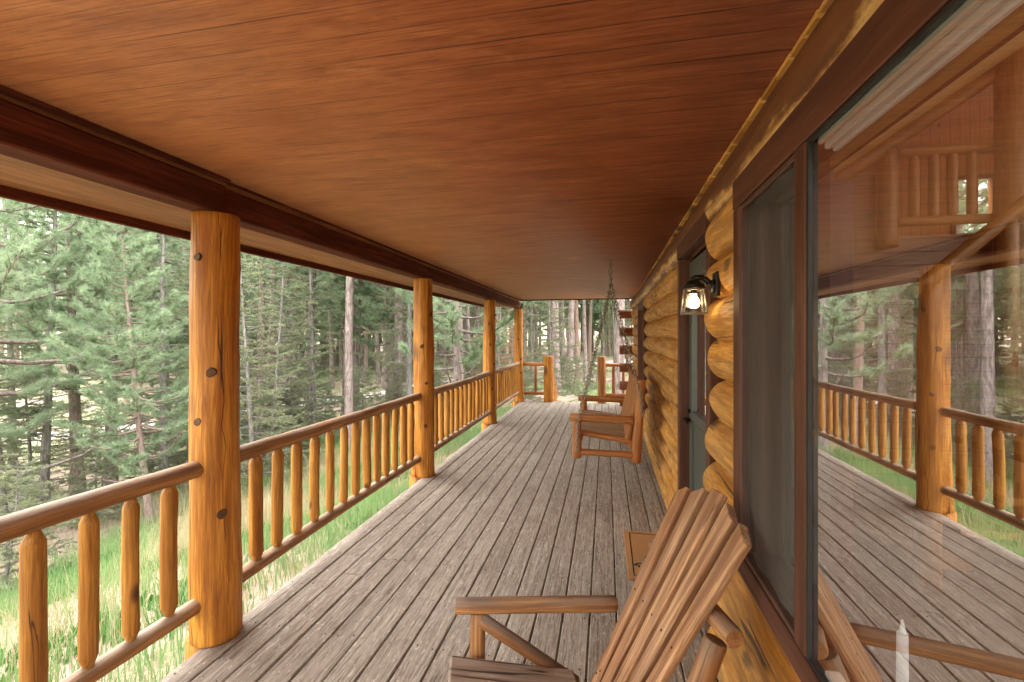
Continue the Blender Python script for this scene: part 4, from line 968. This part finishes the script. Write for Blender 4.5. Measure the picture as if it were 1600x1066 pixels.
NAMED = [
 ('pN', -60, 9.0, 'tall pine nearest the porch on the left, its long-needled boughs reaching over the bank', .6, 1.),
 ('fC', 68, 11.5, 'thin grey-stemmed conifer left of the leaning dark pine', 1., .9),
 ('pA', 122, 12.5, 'leaning dark-barked pine seen above the nearest railing, left one of a close pair', 2., .9),
 ('pB', 172, 12.8, 'straight thick-barked pine, right one of the close pair above the nearest railing', 3., .95),
 ('pC', 236, 9.5, 'bushy light green pine just left of the thick knotty post', 4., .62),
 ('pA', 262, 15.5, 'pine right behind the thick knotty post on its left side', 1.3, .95),
 ('pB', 405, 14.5, 'pine just right of the thick knotty post, above the second railing', 2.6, .9),
 ('pD', 462, 16.5, 'dark pine with a bare lower trunk left of the pale straight trunk', .8, 1.),
 ('pD', 540, 17.5, 'pine with the palest straight bare trunk, middle of the gap between first and second posts', 3.4, 1.15),
 ('pE', 556, 21., 'slim dark pine just right of the palest straight trunk', 0., 1.1),
 ('pA', 612, 19., 'pine with dark foliage just left of the second golden post', 5., 1.),
 ('pC', 716, 11.5, 'bushy pale green pine filling the gap right of the second golden post', 2.2, .85),
 ('fD', 778, 17.0, 'dead tan-needled conifer between the third and fourth posts', 0., .85),
 ('pD', 869, 18.5, 'thick grey trunked pine standing left of centre beyond the end of the deck', 1.1, 1.12),
 ('pD', 889, 20.5, 'reddish trunked pine just right of the thick grey one beyond the end of the deck', 2.9, 1.0),
 ('pE', 915, 24, 'slim pale pine in the middle of the view beyond the deck', 1.8, 1.),
 ('pD', 966, 17.5, 'pale broad pine trunk behind the swing chains beyond the right stub post', 4.1, 1.25),
 ('fA', 20, 13.5, 'dense grey green conifer at the far left edge behind the near pine', .2, 1.05),
 ('fA', 330, 16.0, 'feathery conifer hidden partly behind the thick knotty post', .2, .95),
 ('fB', 395, 10.5, 'yellowish young conifer low behind the second railing, next to the thick post', .7, .9),
 ('fC', 640, 15., 'dark slender conifer hard against the left side of the second golden post', 1.7, .9),
 ('fA', 745, 21., 'tall dark conifer just left of the third golden post', 2.7, 1.1),
 ('fB', 8, 10.8, 'low bushy conifer in the lower left corner of the wood', .3, .8),
 ('fB', 48, 12.2, 'small dark conifer under the thin grey-stemmed conifer', 1.3, .75),
 ('fB', 300, 14.5, 'low conifer right at the back of the grass bank by the thick post', 1.9, .7),
 ('fB', 858, 14.5, 'small bushy conifer low behind the left stub post', 1., .75),
]
for k, x, y, rz, s, l in (('pC', 9.2, 15.5, .5, 1., 'pine behind the cabin, left of the two seen through the loft window'), ('pA', 11.2, 17.5, 2., 1.1, 'pine behind the cabin, right of the two seen through the loft window')): NAMED.append((k, None, (x, y), l, rz, s))
taken = []
KD = {'pA': 'full pine', 'pB': 'straight pine', 'pC': 'leaning pine', 'pD': 'bare-stemmed pine', 'pE': 'slim pine', 'fA': 'dense fir', 'fB': 'short fir', 'fC': 'slender fir'}
DP = ('at the front', 'midway back', 'deep in the wood')
def where(x, y):
    u = (x*math.cos(R(11.68))+y*math.sin(R(11.68)))/(y*math.cos(R(11.68))-x*math.sin(R(11.68))) if y*math.cos(R(11.68)) > x*math.sin(R(11.68)) else -9; p = 800+711*u
    for lim, nm in ((0, 'outside the left edge of the view'), (150, 'at the far left of the photo'), (300, 'close left of the thick knotty post'), (370, 'behind the thick knotty post'), (510, 'right of the thick knotty post'), (645, 'left of the second golden post'), (680, 'behind the second golden post'), (752, 'between second and third posts'), (820, 'between third and far corner posts'), (905, 'beyond the left half of deck end'), (990, 'beyond the swing at the deck end')):
        if p < lim: return nm
    return 'hidden behind the cabin wall'
for k, px_, d, l, rz, s in NAMED:
    x, y = pxy(px_, d) if px_ is not None else d; taken.append((x, y)); tree(k, x, y, l, None, rz, s)
cnt = 0; kinds = ['pA', 'pB', 'pC', 'pD', 'pE', 'pD', 'pE', 'pB', 'fA', 'fB', 'fC']
for tries in range(6000):
    if cnt >= 225: break
    a = random.uniform(R(-74), R(16)); d = 11.5+43*math.sqrt(random.random()) if tries % 5 else random.uniform(12, 24)
    if a < R(-54) and d > 15: continue
    x, y = math.sin(a)*d, math.cos(a)*d
    near = d < 22
    if y < 11.5 and x > -7.5: continue
    if a > R(-14) and d < 24: continue
    if min(math.hypot(x-p, y-q) for p, q in taken) < (1.55 if near else 1.35): continue
    if min(math.hypot(x-p[0], y-p[1]) for p in ROAD[::3]) < 2.3: continue
    if abs(a) < .1 and random.random() < .3: continue
    k = random.choice(kinds if not (a > R(-22)) else ['pD', 'pE', 'pD', 'pE', 'pB', 'fC']); taken.append((x, y)); cnt += 1
    lb = '%s %s %s' % (KD[k], DP[0 if d < 22 else 1 if d < 34 else 2], where(x, y))
    tree(k, x, y, lb, 'forest pines' if k[0] == 'p' else 'forest conifers', s=random.uniform(.8 if k[0] == 'p' else .7, 1.15))
# saplings
cnt = 0
for tries in range(400):
    if cnt >= 34: break
    a = random.uniform(R(-66), R(4)); d = random.uniform(9.5, 24); x, y = math.sin(a)*d, math.cos(a)*d
    if (y < 13 and x > -7) or min(math.hypot(x-p[0], y-p[1]) for p in ROAD[::3]) < 2.2: continue
    tree('fS', x, y, 'low green sapling on the forest floor '+where(x, y), 'conifer saplings', s=random.uniform(.5, 1.1), cat='sapling'); cnt += 1
# the far-off wood, one mass all round the clearing
g = np.random.default_rng(5); Vs = []; Fs = []; Vl = []; Fl = []; nt_, nl = 0, 0
src = [pine(60+i, 15, .14, 2.2, 46, 9, .28, .06, 2.5, kt=.8) for i in range(3)]
for i in range(420):
    a = g.uniform(0, 2*math.pi) if i < 240 else g.uniform(R(-60), R(16)) % (2*math.pi); inn = (R(-78) < (a if a < math.pi else a-2*math.pi) < R(20)); d = g.uniform(48, 78) if inn else g.uniform(16, 60)
    x, y = math.sin(a)*d, math.cos(a)*d
    if not inn and x > -6 and y < 20: continue
    V, F, Vn, Fn = src[i % 3]; c, s_ = math.cos(a*7), math.sin(a*7); Rm = np.array([[c, -s_, 0], [s_, c, 0], [0, 0, 1]])*g.uniform(.85, 1.2); off = np.array([x, y, float(gz(x, y))])
    nV = 14*12; Vs.append(V[:nV] @ Rm.T+off); Fs.append(F[:13*12]+nt_); nt_ += nV
    k = np.arange(0, len(Fn), 1 if inn else 2); T = Vn.reshape(-1, 3, 3)[k].reshape(-1, 3); Vl.append(T @ Rm.T+off); Fl.append(np.arange(len(T)).reshape(-1, 3)+nl); nl += len(T)
me = mesh_np('distant_wood', np.concatenate(Vl), np.concatenate(Fl), M['needle']); o = bpy.data.objects.new('distant_wood', me); C.objects.link(o); tag(o, 'hazy mass of pine foliage far behind the nearer trees', 'wood', kind='stuff')
me = mesh_np('distant_trunks', np.concatenate(Vs), np.concatenate(Fs), M['bark'], None, True); o = bpy.data.objects.new('distant_trunks', me); C.objects.link(o); tag(o, 'far mass of grey tree trunks deep in the wood', 'trunks', kind='stuff')
print('leaf tris far', nl//3, 'protos', {k: len(v.children[1].data.polygons) for k, v in PR.items()})

# split rail fence in the trees
t = empty('rail_fence', (-13.5, 12, -2)); tag(t, 'low dark split rail fence among the trees left of the thick post', 'fence')
q = [pxy(215, 19.5), pxy(275, 19), pxy(330, 18.3)]
for (a0, b0), (a1, b1) in zip(q, q[1:]):
    for h in (.45, .85, 1.2): b = MB(); b.log((a0, b0, float(gz(a0, b0))+h), (a1, b1, float(gz(a1, b1))+h), .045, seg=8); b.build('rail', M['barkgrey'], t, True)
for a0, b0 in q: b = MB(); b.log((a0, b0, float(gz(a0, b0))-.1), (a0, b0, float(gz(a0, b0))+1.35), .07, seg=8); b.build('fence_post', M['barkgrey'], t, True)
